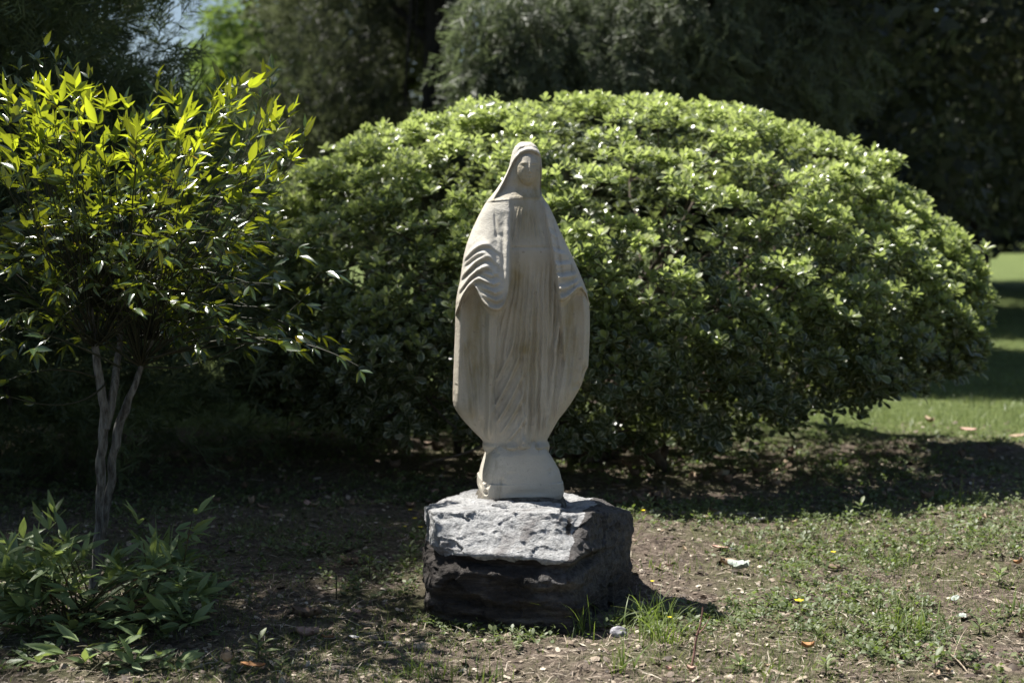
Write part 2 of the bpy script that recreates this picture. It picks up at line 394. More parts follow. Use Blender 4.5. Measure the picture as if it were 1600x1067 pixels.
# ------------------------------------------------------------------ rounded bush
pit_mat = leafmat('variegated_leaf', [(0, (.018, .025, .018)), (.38, (.040, .056, .032)), (.62, (.19, .245, .075)), (.85, (.37, .43, .165)), (1, (.54, .57, .28))],
                  (.46, .50, .34), .36, (.50, .62, .15), .27, .6)
twig_mat = simple('grey_brown_twig', [(.3, (.05, .04, .032)), (.7, (.15, .12, .095))], 30, .9, .4, 120)
PT, PF, PA = leafT([0, .28, .58, .84, 1.0], [.02, .125, .25, .235, .09], .30, .14)
BC = np.array([.44, 7.45, .79])
def build_bush():
    e = empty('rounded_bush', (BC[0], BC[1], 0), 'large rounded evergreen bush with pale edged leaves behind the statue', 'bush')
    r = np.random.default_rng(5)
    def dome(d):
        rz = np.where(d[:, 2] > 0, 1.07, .70); hf = np.where(d[:, 2] < 0, np.clip(1-d[:, 2]**2, .12, 1)**-.22, 1)
        return np.stack([d[:, 0]*1.985*hf, d[:, 1]*1.5*hf, d[:, 2]*rz], 1)
    def dirs(n):
        d = norm(r.normal(size=(n*3, 3))*np.array([1, 1, .9])); d = d[(d[:, 1] < .30) | (r.random(len(d)) < .22)]; return d[:n]
    def nrm_(q): return norm(q/np.array([2.03, 1.5, 1.045])**2)
    def ok(p, thin=1.0):
        low = ss(.55, .2, p[:, 2]); right = ss(.9, 1.7, p[:, 0])
        k = r.random(len(p)) < 1-thin*low*(.10+.75*right)
        return k & (p[:, 2] > .13+.09*vn(p[:, 0], p[:, 1], 0, 3)+.24*ss(.8, 1.7, p[:, 0])*(1+.6*vn(p[:, 0], p[:, 1], 3, 4))-.08*ss(.2, -.6, p[:, 0]))
    def clumps(n, m):
        """tufted shoots: each carries a flat layer of rosettes with open shade beneath it"""
        d = dirs(n); q = dome(d); top = ss(.35, .8, d[:, 2])
        side = ss(.80, .95, np.abs(d[:, 0])); off = 1.0-.12*(1-.95*top)*(1-.7*side)*r.random(n)**1.3+.012*r.normal(size=n)
        c = BC+q*off[:, None]; nn_ = nrm_(q); rad = r.uniform(.07, .125, n)
        idx = np.repeat(np.arange(n), m); k = len(idx)
        a_ = r.random(k)*6.28; rr_ = np.sqrt(r.random(k))*rad[idx]
        ax2 = norm(nn_*.55+np.array([0, 0, 1.])*.75)
        t1_ = norm(np.cross(ax2, [0.3, 1, .1])); t2_ = np.cross(ax2, t1_)
        p = c[idx]+t1_[idx]*(np.cos(a_)*rr_*1.25)[:, None]+t2_[idx]*(np.sin(a_)*rr_)[:, None]-ax2[idx]*(rr_**2*3.0)[:, None]+ax2[idx]*(r.normal(size=k)*.012)[:, None]
        out = norm(t1_[idx]*np.cos(a_)[:, None]+t2_[idx]*np.sin(a_)[:, None])
        n2_ = norm(ax2[idx]+out*(rr_/rad[idx]*.55)[:, None])
        kk = ok(p); return p[kk], n2_[kk]
    def fill(n, lo, hi):
        d = dirs(n); q = dome(d); p = BC+q*(lo+(hi-lo)*r.random(len(d)))[:, None]; kk = ok(p, .6); return p[kk], nrm_(q)[kk]
    p1, n1 = clumps(800, 10); p2, n2 = fill(3000, .74, .925)
    p = np.concatenate([p1, p2]); nn = np.concatenate([n1, n2]); N = len(p)
    outer = np.concatenate([np.ones(len(p1)), np.zeros(len(p2))])
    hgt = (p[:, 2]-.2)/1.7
    ax_ = norm(nn*.9+np.array([0, 0, 1.])*(.35+.7*np.clip(hgt, 0, 1))[:, None]+r.normal(size=(N, 3))*.25)
    K = 9
    ref = norm(np.cross(ax_, r.normal(size=(N, 3)))); ref2 = np.cross(ax_, ref)
    a = (np.arange(K)[None]*2.4+r.random((N, 1))*6.28)
    el = np.linspace(1.15, .15, K)[None]+r.normal(size=(N, K))*.15   # inner leaves upright, outer flat
    ld = ax_[:, None]*np.sin(el)[..., None]+(ref[:, None]*np.cos(a)[..., None]+ref2[:, None]*np.sin(a)[..., None])*np.cos(el)[..., None]
    ld = ld.reshape(-1, 3)
    up = np.repeat(ax_, K, 0)
    pos = np.repeat(p, K, 0)+ld*.004-up*(np.tile(np.arange(K), N)*.0028)[:, None]
    R = frames(ld, norm(up+r.normal(size=ld.shape)*.25))
    L = (.036+.017*np.tile(np.arange(K)/K, N))*(.75+.5*r.random(N*K))*np.repeat(1.12-.22*np.clip(hgt, 0, 1), K)
    # young growth: inner leaves of the upper outer rosettes are light yellow green
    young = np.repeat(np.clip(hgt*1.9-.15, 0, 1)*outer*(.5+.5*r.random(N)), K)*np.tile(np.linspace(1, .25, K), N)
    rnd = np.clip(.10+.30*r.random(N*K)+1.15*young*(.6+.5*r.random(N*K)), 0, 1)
    sc = np.stack([L*(.9+.25*r.random(N*K)), L, L*r.uniform(.3, 1.5, N*K)], 1)
    sel = pick_visible(pos+ld*L[:, None]*.5, L*L*.35, R[:, :, 2], 300, 9)
    rest = np.ones(N*K, bool); rest[sel] = False
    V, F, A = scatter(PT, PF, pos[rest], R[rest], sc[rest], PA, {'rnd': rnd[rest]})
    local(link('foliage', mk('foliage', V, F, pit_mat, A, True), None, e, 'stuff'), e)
    var = [mk('leaf', PT, PF, pit_mat, {**PA, 'rnd': np.full(len(PT), v)}, True) for v in np.linspace(.05, .98, 14)]
    for i in sel:
        o = link('leaf', var[int(np.clip((rnd[i]-.05)/.93*13.99, 0, 13))], None, e)
        m = Matrix(np.vstack([np.hstack([R[i]*sc[i][None], (pos[i]-np.array(e.location))[:, None]]), [0, 0, 0, 1]]).tolist())
        o.matrix_local = m
    # branches
    ls = []
    for q in range(60):
        d = norm(np.array([r.normal(), r.normal()-.3, abs(r.normal())*.6+.12])); base = np.array([BC[0]+r.normal()*.3, BC[1]+r.normal()*.22, -.05])
        end = BC+d*np.array([1.9, 1.4, 1.0])*.84
        if q % 2: end[2] = r.uniform(.25, .7)
        mid = base*.5+end*.5; mid[2] = end[2]*.55+.1*r.random()
        c = bez(base, mid, end, 12)+r.normal(size=(12, 3))*np.linspace(0, .03, 12)[:, None]
        ls.append((c, np.linspace(.026, .005, 12)))
        for s_ in range(5):
            k = r.integers(5, 12); a_ = c[k]; b_ = a_+norm(d+r.normal(size=3)*.6)*r.uniform(.15, .4)
            ls.append((bez(a_, (a_+b_)/2+np.array([0, 0, -.03]), b_, 5), np.linspace(.007, .003, 5)))
    V, F = tubes(ls, 6); local(link('branches', mk('branches', V, F, twig_mat, None, True), None, e, 'stuff'), e)
build_bush()

# ------------------------------------------------------------------ rock
def rock_mat():
    m = M('white_and_dark_stone')
    n1 = m.noise(9, 8, .62); n2 = m.noise(55, 6, .7); n3 = m.noise(160, 4, .7)
    mp = m.n('Mapping'); mp.inputs['Scale'].default_value = (1, 1, 6); mp.inputs['Rotation'].default_value = (0, .07, 0)
    m.l(m.n('NewGeometry').outputs['Position'], mp.inputs[0]); st = m.noise(7, 6, .65, mp.outputs[0])
    white = m.ramp(n2, [(.30, (.22, .22, .22)), (.5, (.47, .47, .47)), (.68, (.64, .64, .64))])
    white = m.mix(m.ramp(n1, [(.52, (0,)*3), (.66, (.8,)*3)]), white, (.20, .18, .175))
    white = m.mix(m.ramp(n3, [(.62, (0,)*3), (.70, (.6,)*3)]), white, (.12, .10, .09))
    dark = m.ramp(st, [(.36, (.014, .012, .011)), (.54, (.048, .040, .036)), (.70, (.14, .125, .115)), (.82, (.30, .285, .275))])
    dark = m.mix(m.ramp(n2, [(.5, (0,)*3), (.75, (.4,)*3)]), dark, (.11, .095, .08))
    dark = m.mix(m.math('MULTIPLY', m.attr('side'), m.ramp(n2, [(.35, (.1,)*3), (.65, (.9,)*3)])), dark, (.17, .16, .155))
    f = m.math('ADD', m.attr('white'), m.math('MULTIPLY', m.math('SUBTRACT', n2, .5), .9))
    f = m.ramp(f, [(.44, (0,)*3), (.56, (1,)*3)])
    m.l(m.mix(f, dark, white), m.b.inputs['Base Color']); m.b.inputs['Roughness'].default_value = .7
    m.b.inputs['Specular IOR Level'].default_value = .3
    m.bump(m.math('ADD', m.math('ADD', n1, m.math('MULTIPLY', n2, .8)), m.math('MULTIPLY', n3, .4)), 1.0, .026); return m.m
ROCKTOP = .335
def cells(p, f):
    """distance-free facets: a random tilt per Voronoi cell"""
    q = p*f; i0 = np.floor(q); best = np.full(len(p), 1e9); out = np.zeros(len(p))
    for a in (-1, 0, 1):
        for b in (-1, 0, 1):
            for c in (-1, 0, 1):
                i = i0+np.array([a, b, c]); h = [_h(i[:, 0]+s_, i[:, 1], i[:, 2]) for s_ in (0, 91, 57)]
                cc = i+np.stack(h, 1); dd = ((q-cc)**2).sum(1)
                t = np.stack([_h(i[:, 0], i[:, 1]+s_, i[:, 2]) for s_ in (33, 71, 17)], 1)-.5
                val = ((q-cc)*t).sum(1)+(_h(i[:, 0], i[:, 1], i[:, 2]+44)-.5)*.35
                m = dd < best; best = np.where(m, dd, best); out = np.where(m, val, out)
    return out
def build_rock():
    pts = []
    def add(px, py, Y): pts.append(P(px, py, Y))
    add(676, 800, 4.24); add(665, 792, 4.52); add(700, 775, 4.78); add(742, 764, 4.95); add(880, 767, 4.95); add(938, 781, 4.72); add(984, 800, 4.62)
    add(760, 797, 4.25); add(850, 803, 4.23); add(925, 800, 4.29)
    add(674, 860, 4.20); add(690, 868, 4.13); add(893, 884, 4.09); add(897, 862, 4.13); add(988, 822, 4.62)
    for px_, py_, Y_ in ((666, 935, 4.25), (672, 950, 4.17), (790, 962, 4.09), (893, 968, 4.07), (988, 905, 4.6), (960, 900, 5.0), (700, 890, 5.0), (668, 900, 4.7)):
        g = P(px_, py_, Y_); g[2] = -.08; pts.append(g); g2 = g.copy(); g2[2] = .06; pts.append(g2)
    bm = bmesh.new(); vs = [bm.verts.new(p) for p in pts]; bmesh.ops.convex_hull(bm, input=vs)
    bvh = BVHTree.FromBMesh(bm); bm.free()
    c = Vector((.03, 4.5, .14)); n = 100; Vd = []; F = []
    g = np.linspace(-1, 1, n)
    for ax_ in range(3):
        for s in (-1, 1):
            A, B = np.meshgrid(g, g); q = np.zeros((n, n, 3)); q[..., ax_] = s; q[..., (ax_+1) % 3] = A*s; q[..., (ax_+2) % 3] = B
            off = len(Vd)*n*n; Vd.append(q.reshape(-1, 3)); i = np.arange(n-1)[:, None]*n+np.arange(n-1)[None]
            F.append((np.stack([i, i+1, i+n+1, i+n], -1).reshape(-1, 4))+off)
    D = np.concatenate(Vd)*np.array([.33, .42, .22]); F = np.concatenate(F)
    V = np.array([bvh.ray_cast(c, Vector(d).normalized())[0] for d in D]); Nn = norm(D)
    # slabby fractures, a ledge under the white face and rough grain
    x, y, z = V.T
    front = ss(4.40, 4.25, y)
    fr = fbm(x, y, z, 7, 4); rid = np.abs(fbm(x, y, z*1.6, 12, 3))
    wv = V+.012*np.stack([vn(x, y, z, 18), vn(x, y+9, z, 18), vn(x+9, y, z, 18)], 1)
    disp = .010*fr-.008*rid+.004*fbm(x, y, z, 45, 3)+.024*cells(wv*np.array([1, 1, 1.5]), 8)+.010*cells(wv*np.array([1, 1, 2.2])+5, 22)
    zl = .205-.02*ss(-.2, .2, x)+.012*vn(x, 0, 3, 9)
    disp += front*(-.028*np.exp(-((z-zl+.018)/.018)**2)+.012*np.exp(-((z-zl-.012)/.014)**2))
    pit = P(693, 862, 4.15); disp -= .035*np.exp(-(((x-pit[0])/.035)**2+((z-pit[2])/.018)**2))*front
    notch = P(905, 825, 4.2); disp -= .03*np.exp(-(((x-notch[0])/.03)**2+((z-notch[2])/.03)**2))
    disp += .006*np.sin(z*85+x*6+fr*4)*ss(.21, .16, z)*front
    flat = ss(.33, .36, z+.04*0)*0
    V = V+Nn*disp[:, None]
    # white area: top and broken upper front face; dark weathered below and on the right side, where painted shade adds to it
    edge = .258-np.clip(.335-z, 0, .2)*.85-.012*vn(z, 2, 2, 30)
    wh = ss(-.008, .008, z-zl+.014*vn(x, y, z, 30))*ss(.008, -.008, x-edge-.012*vn(x, y, z, 25)-ss(4.36, 4.6, y)*.06)
    wh = np.where(y > 4.9, wh*.6, wh)
    wh = wh*(1-.8*np.exp(-(((x-P(893, 835, 4.2)[0])/.018)**2+((z-.285)/.03)**2)))
    o = link('boulder', mk('boulder', V, F, rock_mat(), {'white': wh, 'side': ss(.0, .04, x-edge+.05)*ss(.02, .14, z)}, True))
    # weld the six faces
    bm = bmesh.new(); bm.from_mesh(o.data); bmesh.ops.remove_doubles(bm, verts=bm.verts, dist=1e-5); bmesh.ops.recalc_face_normals(bm, faces=bm.faces); bm.to_mesh(o.data); bm.free()
    tag(o, 'rough boulder, white on top and dark below, carrying the statue', 'boulder')
    return V
rockV = build_rock()

# ------------------------------------------------------------------ statue
def statue_mat():
    m = M('weathered_cast_stone')
    n1 = m.noise(7, 6, .6); n2 = m.noise(60, 5, .6)
    mp = m.n('Mapping'); mp.inputs['Scale'].default_value = (1, 1, .22)
    m.l(m.n('NewGeometry').outputs['Position'], mp.inputs[0]); st = m.noise(22, 5, .6, mp.outputs[0])
    c = m.ramp(n1, [(.3, (.42, .375, .30)), (.55, (.50, .46, .385)), (.75, (.57, .54, .475))])
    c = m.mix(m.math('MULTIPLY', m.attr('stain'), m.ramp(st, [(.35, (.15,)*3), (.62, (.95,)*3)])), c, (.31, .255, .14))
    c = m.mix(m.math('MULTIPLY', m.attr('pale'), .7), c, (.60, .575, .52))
    c = m.mix(m.ramp(st, [(.60, (0,)*3), (.70, (.75,)*3)]), c, (.30, .275, .22))
    c = m.mix(m.ramp(m.noise(14, 7, .7), [(.56, (0,)*3), (.66, (.5,)*3)]), c, (.36, .33, .25))
    c = m.mix(m.ramp(n2, [(.64, (0,)*3), (.70, (.6,)*3)]), c, (.24, .21, .165))
    m.l(c, m.b.inputs['Base Color']); m.b.inputs['Roughness'].default_value = .85; m.b.inputs['Specular IOR Level'].default_value = .25
    m.bump(m.math('ADD', m.math('MULTIPLY', n2, .6), m.noise(180, 4)), .55, .005); return m.m
def build_statue():
    YC = 4.70; SC = FPX/YC/1.0
    mat = statue_mat()
    base = P(812, 770, YC); e = empty('statue', tuple(base), 'pale stone statue of a veiled woman with lowered open arms standing on the boulder', 'statue')
    prof = np.array([(222, 814, 829), (225, 809, 834), (230, 804, 839), (238, 800.5, 843.5), (248, 798, 846), (260, 795.5, 847), (272, 790.5, 846.5), (285, 783, 845.5), (297, 775, 845.5), (306, 768, 847), (312, 762.5, 851),
        (320, 757, 857), (340, 746.5, 866.5), (360, 737, 875), (380, 729.5, 884), (400, 724.5, 894), (420, 721.5, 903), (440, 718.5, 911.5), (455, 715, 917), (470, 712.5, 920), (490, 711.5, 921.5), (520, 711, 921.5), (555, 709.5, 920), (572, 709, 919),
        (580, 708.5, 915), (600, 708, 909), (612, 707.5, 903), (625, 707.5, 895), (634, 709, 889), (640, 712, 884.5), (655, 723, 872.5), (670, 737, 864), (680, 747, 858.5), (686, 753, 855), (689, 754.5, 855.5), (694, 753.5, 858.5), (700, 754.5, 858.5), (706, 759, 857), (712, 762, 855)])
    ny, nt_ = 620, 420
    py = np.concatenate([222+8*np.linspace(0, 1, 24)**2, np.linspace(230, 712, ny-24)[1:]]); ny = len(py)
    xl = np.interp(py, prof[:, 0], prof[:, 1]); xr = np.interp(py, prof[:, 0], prof[:, 2])
    k = np.hanning(7); k /= k.sum()
    def sm(a): return np.concatenate([a[:3], np.convolve(a, k, 'valid'), a[-3:]])
    xl, xr = sm(xl), sm(xr)
    dF = np.interp(py, [222, 230, 245, 262, 285, 306, 330, 380, 440, 480, 560, 640, 690, 712], [4, 17, 25, 28, 29, 31, 40, 51, 60, 63, 60, 52, 47, 43])
    dB = np.interp(py, [222, 230, 245, 262, 285, 306, 330, 380, 440, 480, 560, 640, 690, 712], [4, 17, 25, 29, 30, 32, 38, 44, 48, 50, 50, 46, 42, 40])
    # sampling of the turn: dense at the front (t in 0..pi is the front half)
    t = np.concatenate([np.linspace(0, math.pi, int(nt_*.74), endpoint=False), np.linspace(math.pi, 2*math.pi, nt_-int(nt_*.74), endpoint=False)])
    ct, st = np.cos(t), np.sin(t)
    ex = 2/2.1
    cx = np.sign(ct)*np.abs(ct)**ex; sx_ = np.sign(st)*np.abs(st)**ex
    X = ((xl+xr)/2)[:, None]+((xr-xl)/2)[:, None]*cx[None]
    Yp = py[:, None]*np.ones_like(X)
    D = np.where(sx_ > 0, dF[:, None]*sx_[None], dB[:, None]*sx_[None])
    fm = ss(.0, .30, st)[None]*np.ones_like(X)       # front mask
    W = (xr-xl)[:, None]
    jit = 1.2*vn(X, Yp, 0, .05)
    R = np.zeros_like(X)
    def I(xs_, ys_, q): return np.interp(q, xs_, ys_)
    def ridge(x0, w_, a, y0, y1, f=10):
        nonlocal R
        R = R+a*np.exp(-((X-x0)/w_)**2)*ss(y0, y0+f, Yp)*ss(y1, y1-f, Yp)
    # --- boundaries
    cl = I([311, 330, 440, 455, 466, 500, 600, 690], [797, 798, 797, 795, 792, 780, 772, 775], Yp)      # left cloak edge
    cr = I([311, 345, 380, 430, 456, 470, 560, 640, 690], [848, 853, 860, 867, 870, 872, 880, 868, 858], Yp)
    inner = ss(-2.5, 2.5, X-cl)*ss(2.5, -2.5, X-cr)
    gown = inner*ss(308, 314, Yp)
    hemL = I([705, 716, 724, 733, 741, 748, 756, 764, 771, 778, 785, 790, 795, 799], [500, 482, 464, 454, 449, 449, 457, 468, 475, 478, 475, 468, 452, 420], X)
    _g = np.arange(690, 940.); _k = np.exp(-np.linspace(-3.5, 3.5, 17)**2/2); _k /= _k.sum()
    hemL = np.interp(X, _g[8:-8], np.convolve(np.interp(_g, [705, 712, 718, 726, 734, 741, 746, 751, 758, 768, 778, 788, 795, 801], [510, 492, 478, 461, 447, 443, 449, 462, 473, 480, 482, 477, 455, 410]), _k, 'valid'))
    hemR = I([858, 864, 868, 872, 878, 885, 893, 900, 907, 914, 920, 925], [430, 452, 463, 467, 467, 463, 455, 449, 449, 458, 474, 495], X)
    lsl = ss(2.5, -2.5, X-cl)*ss(2.2, -2.2, Yp-hemL)*ss(306, 330, Yp)
    rsl = ss(-2.5, 2.5, X-cr)*ss(2.2, -2.2, Yp-hemR)*ss(306, 330, Yp)
    R = R+lsl*(2+4*ss(330, 400, Yp)+11*ss(350, 465, Yp)*np.exp(-((X-770)/32)**2))+rsl*(1.5+3*ss(330, 400, Yp)+10*ss(350, 460, Yp)*np.exp(-((X-884)/26)**2))
    R = R-gown*(2+11*ss(390, 450, Yp)*ss(690, 560, Yp))
    # rolled lip along the sleeve hems
    R = R+(3.2*np.exp(-((Yp-hemL+4)/3.2)**2)*ss(800, 792, X)*ss(425, 445, Yp)+3.0*np.exp(-((Yp-hemR+4)/3.0)**2)*ss(862, 870, X)*ss(425, 445, Yp))
    # hollows below the sleeves and the rolled outer rim of the cloak
    R = R-12*ss(3, 12, Yp-hemL)*ss(640, 560, Yp)*np.exp(-((X-744)/17)**2)
    R = R-12*ss(3, 12, Yp-hemR)*ss(630, 550, Yp)*np.exp(-((X-894)/15)**2)
    rimL = xl[:, None]+9; rimR = xr[:, None]-8
    R = R+5*np.exp(-((X-rimL)/5)**2)*ss(455, 480, Yp)*ss(650, 600, Yp)+4.5*np.exp(-((X-rimR)/4.5)**2)*ss(450, 475, Yp)*ss(600, 560, Yp)
    # broken chips on the rims
    R = R-3.5*ss(.1, .5, fbm(X, Yp, 1, .06, 2))*(np.exp(-((X-rimL+3)/7)**2)*ss(560, 585, Yp)+np.exp(-((X-rimR-3)/9)**2)*ss(555, 575, Yp))*ss(665, 630, Yp)
    # cloak edges running down the chest
    ridge(cl-5, 4.5, 3.6, 322, 462, 40); ridge(cl-11, 3.0, -1.2, 335, 455, 50)
    ridge(cl-24+(Yp-340)*.10, 2.2, -1.6, 322, 385, 26); R = R+lsl*5*ss(778, 756, X)*ss(345, 390, Yp)
    ridge(cr+4, 4.0, 3.6, 316, 455); ridge(cr+9.5, 2.2, -2.0, 340, 440); ridge(cr+14, 3.5, 1.8, 345, 420)
    # sleeve creases, left: arches running down and out from the inner arm
    wob = 1.6*vn(X, Yp, 3, .06)
    for x0, y0, x1, y1, a in ((726, 404, 763, 380, 3.2), (727, 410, 758, 394, 2.4), (722, 432, 763, 400, 4.2), (720, 452, 762, 415, 4.6), (718, 468, 752, 433, 4.2)):
        u = (X-x0)/(x1-x0); yc = y0+(y1-y0)*np.sin(np.clip(u, 0, 1.25)*math.pi/2)+wob+14*ss(1.0, 1.7, u)
        R = R+a*(np.exp(-((Yp-yc)/3.6)**2)-.95*np.exp(-((Yp-yc-6.2)/3.0)**2))*ss(-.15, .2, u)*(1-.8*ss(.85, 1.25, u))*ss(1.9, 1.2, u)*lsl
    # chevron folds gathering towards the hanging end of the left sleeve
    for x0, y0, a in ((769, 428, 2.6), (772, 441, 3.0), (775, 454, 3.0), (777, 466, 2.2)):
        yc = y0-abs(X-x0)*.42+3*np.exp(-((X-x0)/4)**2)*0
        R = R+a*(np.exp(-((Yp-yc)/3.0)**2)-.7*np.exp(-((Yp-yc-5.2)/2.6)**2))*np.exp(-((X-x0+6)/15)**4)*lsl
    # swags across the right sleeve
    for yc0, a, sl in ((352, 1.6, .25), (372, 2.2, .25), (396, 3.0, .12), (413, 3.0, 0), (431, 4.4, -.10), (446, 3.0, -.22), (459, 2.4, -.28)):
        yc = yc0+sl*(X-880)-.010*(X-880)**2+wob
        R = R+a*(np.exp(-((Yp-yc)/3.4)**2)-.95*np.exp(-((Yp-yc+6.4)/3.2)**2))*ss(cr-1, cr+5, X)*ss(xr[:, None]-2, xr[:, None]-14, X)*rsl
    R = R-4*ss(.1, .9, fbm(X, Yp, 9, .035, 3))*lsl*ss(440, 400, Yp)
    # bodice and waist
    
    for x0 in (801, 807, 813.5, 820, 826.5, 833, 839, 845): ridge(x0+(Yp-350)*.01*(x0-822)+jit, 1.7, 1.5+.7*math.sin(x0*1.7), 318, 390, 30)
    R = R-gown*1.1*np.exp(-((Yp-386)/2.0)**2)
    # gown folds
    folds = [(801, 766, 3.4, 5.0), (808, 779, 2.6, 2.8), (814, 793, 3.0, 3.5), (820, 806, 2.8, 4.2), (828, 815, 2.6, 3.4), (835, 822, 3.4, 5.4), (842, 836, 3.0, 4.6), (850, 845, 2.8, 3.6), (857, 851, 3.0, 4.4), (866, 855, 2.6, 3.0)]
    for a0, a1, w_, am in folds:
        q = ss(395, 690, Yp); x0 = a0+(a1-a0)*q+6*np.sin(q*math.pi)*(a1-a0)/40+jit
        fade = 1-.85*ss(535, 580, Yp)*ss(822, 806, X)*ss(764, 772, X)
        ridge(x0, w_*(.85+.3*q), am*(.5+.62*q)*fade, 396, 692, 40)
        ridge(x0+w_*1.7, 1.8, -am*.45*(.5+.7*q)*fade, 400, 690, 40)
    # diagonal pulls towards the knee
    for a0, b0, a1, b1, am in ((812, 545, 768, 640, 3.4), (816, 575, 776, 655, 3.4), (818, 605, 784, 670, 3.2), (806, 520, 770, 600, 2.4), (822, 640, 792, 684, 2.4)):
        q = np.clip((Yp-b0)/(b1-b0), 0, 1); x0 = a0+(a1-a0)*q**1.25
        R = R+am*np.exp(-((X-x0)/3.0)**2)*ss(b0-6, b0+16, Yp)*ss(b1+8, b1-14, Yp)-am*.5*np.exp(-((X-x0-5.5)/2.6)**2)*ss(b0-6, b0+16, Yp)*ss(b1+8, b1-14, Yp)
    # long folds in the cloak hanging below the sleeves
    for a0, b0, a1, b1, am, w_ in ((766, 478, 764, 684, 5.0, 4.0), (756, 500, 757, 672, 2.6, 3.0), (740, 540, 752, 660, 3.0, 3.6), (728, 520, 742, 650, 2.6, 3.4), (876, 472, 858, 668, 4.6, 3.6), (884, 500, 866, 655, 3.2, 3.0), (893, 520, 876, 642, 3.0, 3.0), (902, 500, 888, 628, 3.2, 3.2), (868, 520, 853, 680, 3.0, 3.0)):
        q = np.clip((Yp-b0)/(b1-b0), 0, 1); x0 = a0+(a1-a0)*q+jit
        ridge(x0, w_, am, b0, b1, 24); ridge(x0-w_*1.9, 2.4, -am*.45, b0, b1, 24)
    # hem rolls and foot tips over the globe
    R = R+4.5*np.exp(-((Yp-692)/5)**2)+3.2*np.exp(-((Yp-694)/7)**2)*vn(X, 0, 0, .09)
    R = R+9*np.exp(-(((X-818)/6)**2+((Yp-686)/9)**2))-3*np.exp(-(((X-818)/2.2)**2+((Yp-686)/3)**2))+6*np.exp(-(((X-845)/9)**2+((Yp-694)/7)**2))-5*np.exp(-(((X-833)/4)**2+((Yp-690)/10)**2))
    R = R*1.3
    # --- head: hood opening
    hx = I([237, 240, 246, 255, 262, 272, 285, 298, 311], [822, 815, 808, 802, 798.5, 794, 788, 781, 773], Yp)      # left line of hood opening
    hr = 845.5
    topy = I([805, 812, 820, 830, 838, 846], [250, 242, 238.5, 237.5, 240, 246], X)
    op = ss(-1.6, 1.6, X-hx)*ss(1.2, -1.2, X-hr)*ss(-1.6, 1.6, Yp-topy)*ss(316, 309, Yp)
    edge = np.exp(-((X-hx+2.5)/2.6)**2)*ss(238, 250, Yp)*ss(316, 300, Yp)*(X < hx+3)
    R = R+2.6*edge+2.6*np.exp(-((Yp-topy+3)/2.6)**2)*ss(803, 812, X)*(Yp < 252)
    R = R-1.6*np.exp(-((X-hx+8)/1.6)**2)*ss(250, 262, Yp)*ss(314, 296, Yp)-1.6*np.exp(-((Yp-topy+8)/1.6)**2)*ss(806, 814, X)*(Yp < 250)
    R = R-op*(6.5+3*ss(278, 292, Yp))*(1-.95*ss(292, 313, Yp))
    fx, fy = 825, 266
    fa = np.sqrt(np.clip(1-((X-fx)/17)**2-((Yp-fy)/25)**2, 0, 1)); R = R+op*fa*11.5
    def g(x0, y0, wx, wy, a):
        nonlocal R
        R = R+op*a*np.exp(-(((X-x0)/wx)**2+((Yp-y0)/wy)**2))
    g(827.5, 263, 1.9, 7, 3.0); g(828, 269.5, 2.6, 2.2, 2.6)                   # nose
    g(819.5, 260.5, 4.6, 2.4, -2.6); g(835.5, 260.5, 4.0, 2.4, -2.6)           # eye sockets
    g(819.5, 261.5, 3.2, 1.4, 1.5); g(835.3, 261.5, 2.8, 1.4, 1.5)             # lids
    g(819, 256, 5.5, 1.5, 1.1); g(835.5, 256, 4.6, 1.5, 1.1)                   # brows
    g(827.5, 275.4, 4.6, 1.2, 1.3); g(827.5, 278.8, 3.8, 1.3, 1.5); g(827.5, 277, 4.8, .7, -1.3)   # lips
    g(827, 286, 5.5, 3.6, 2.4); g(814, 272, 4, 6, .8); g(838.5, 272, 3.4, 6, .8)                   # chin, cheeks
    g(808.5, 262, 3.2, 16, 2.6); g(841.5, 258, 2.0, 12, 1.6); g(815, 247, 8, 2.4, 1.2)              # hair bands
    # veil folds down to the shoulder and its lower edge
    for o_, am in ((-14, 1.6), (-20, 1.4)): ridge(hx+o_, 2.6, am, 262, 312)
    vl = ss(316, 313, Yp+.10*(X-780))
    R = R+2.4*vl*ss(250, 285, Yp)*(1-op)
    R = R+.5*fbm(X, Yp, 0, .07, 3)
    # shallow back folds
    back = ss(.1, -.3, st)[None]
    D = D+R*fm-back*2.5*np.sin(X*.16+.6)*ss(300, 420, Yp)
    pz = P(812, Yp, YC)
    Zw = pz[2]; Xw = (X-800)/FPX*YC/CP*1.0
    # exact px -> X at plane YC for each row
    b_ = (533.5-Yp)/FPX; Xw = (X-800)/FPX*YC/(CP+b_*SP)
    Yw = YC-D/SC
    V = np.stack([Xw, Yw, Zw], -1)
    n, m_ = X.shape
    i = np.arange(n-1)[:, None]*m_; j = np.arange(m_)[None]; j2 = (j+1) % m_
    F = np.stack([i+j, i+m_+j, i+m_+j2, i+j2], -1)
    # stain where rain water runs: under the sleeves, gown front, hood lining
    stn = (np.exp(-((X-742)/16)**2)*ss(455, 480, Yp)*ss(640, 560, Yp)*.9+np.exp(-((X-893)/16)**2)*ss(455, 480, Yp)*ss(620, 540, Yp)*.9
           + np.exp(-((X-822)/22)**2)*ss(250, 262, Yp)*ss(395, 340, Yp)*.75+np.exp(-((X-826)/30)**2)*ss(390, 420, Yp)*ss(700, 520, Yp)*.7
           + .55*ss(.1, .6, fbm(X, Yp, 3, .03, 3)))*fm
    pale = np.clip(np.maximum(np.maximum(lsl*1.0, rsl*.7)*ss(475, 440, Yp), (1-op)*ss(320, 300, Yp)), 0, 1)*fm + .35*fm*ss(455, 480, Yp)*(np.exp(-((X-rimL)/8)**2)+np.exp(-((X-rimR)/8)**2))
    fc = np.zeros((n-1, m_), int)   # 0 cloak, 1 veil, 2 face, 3 gown
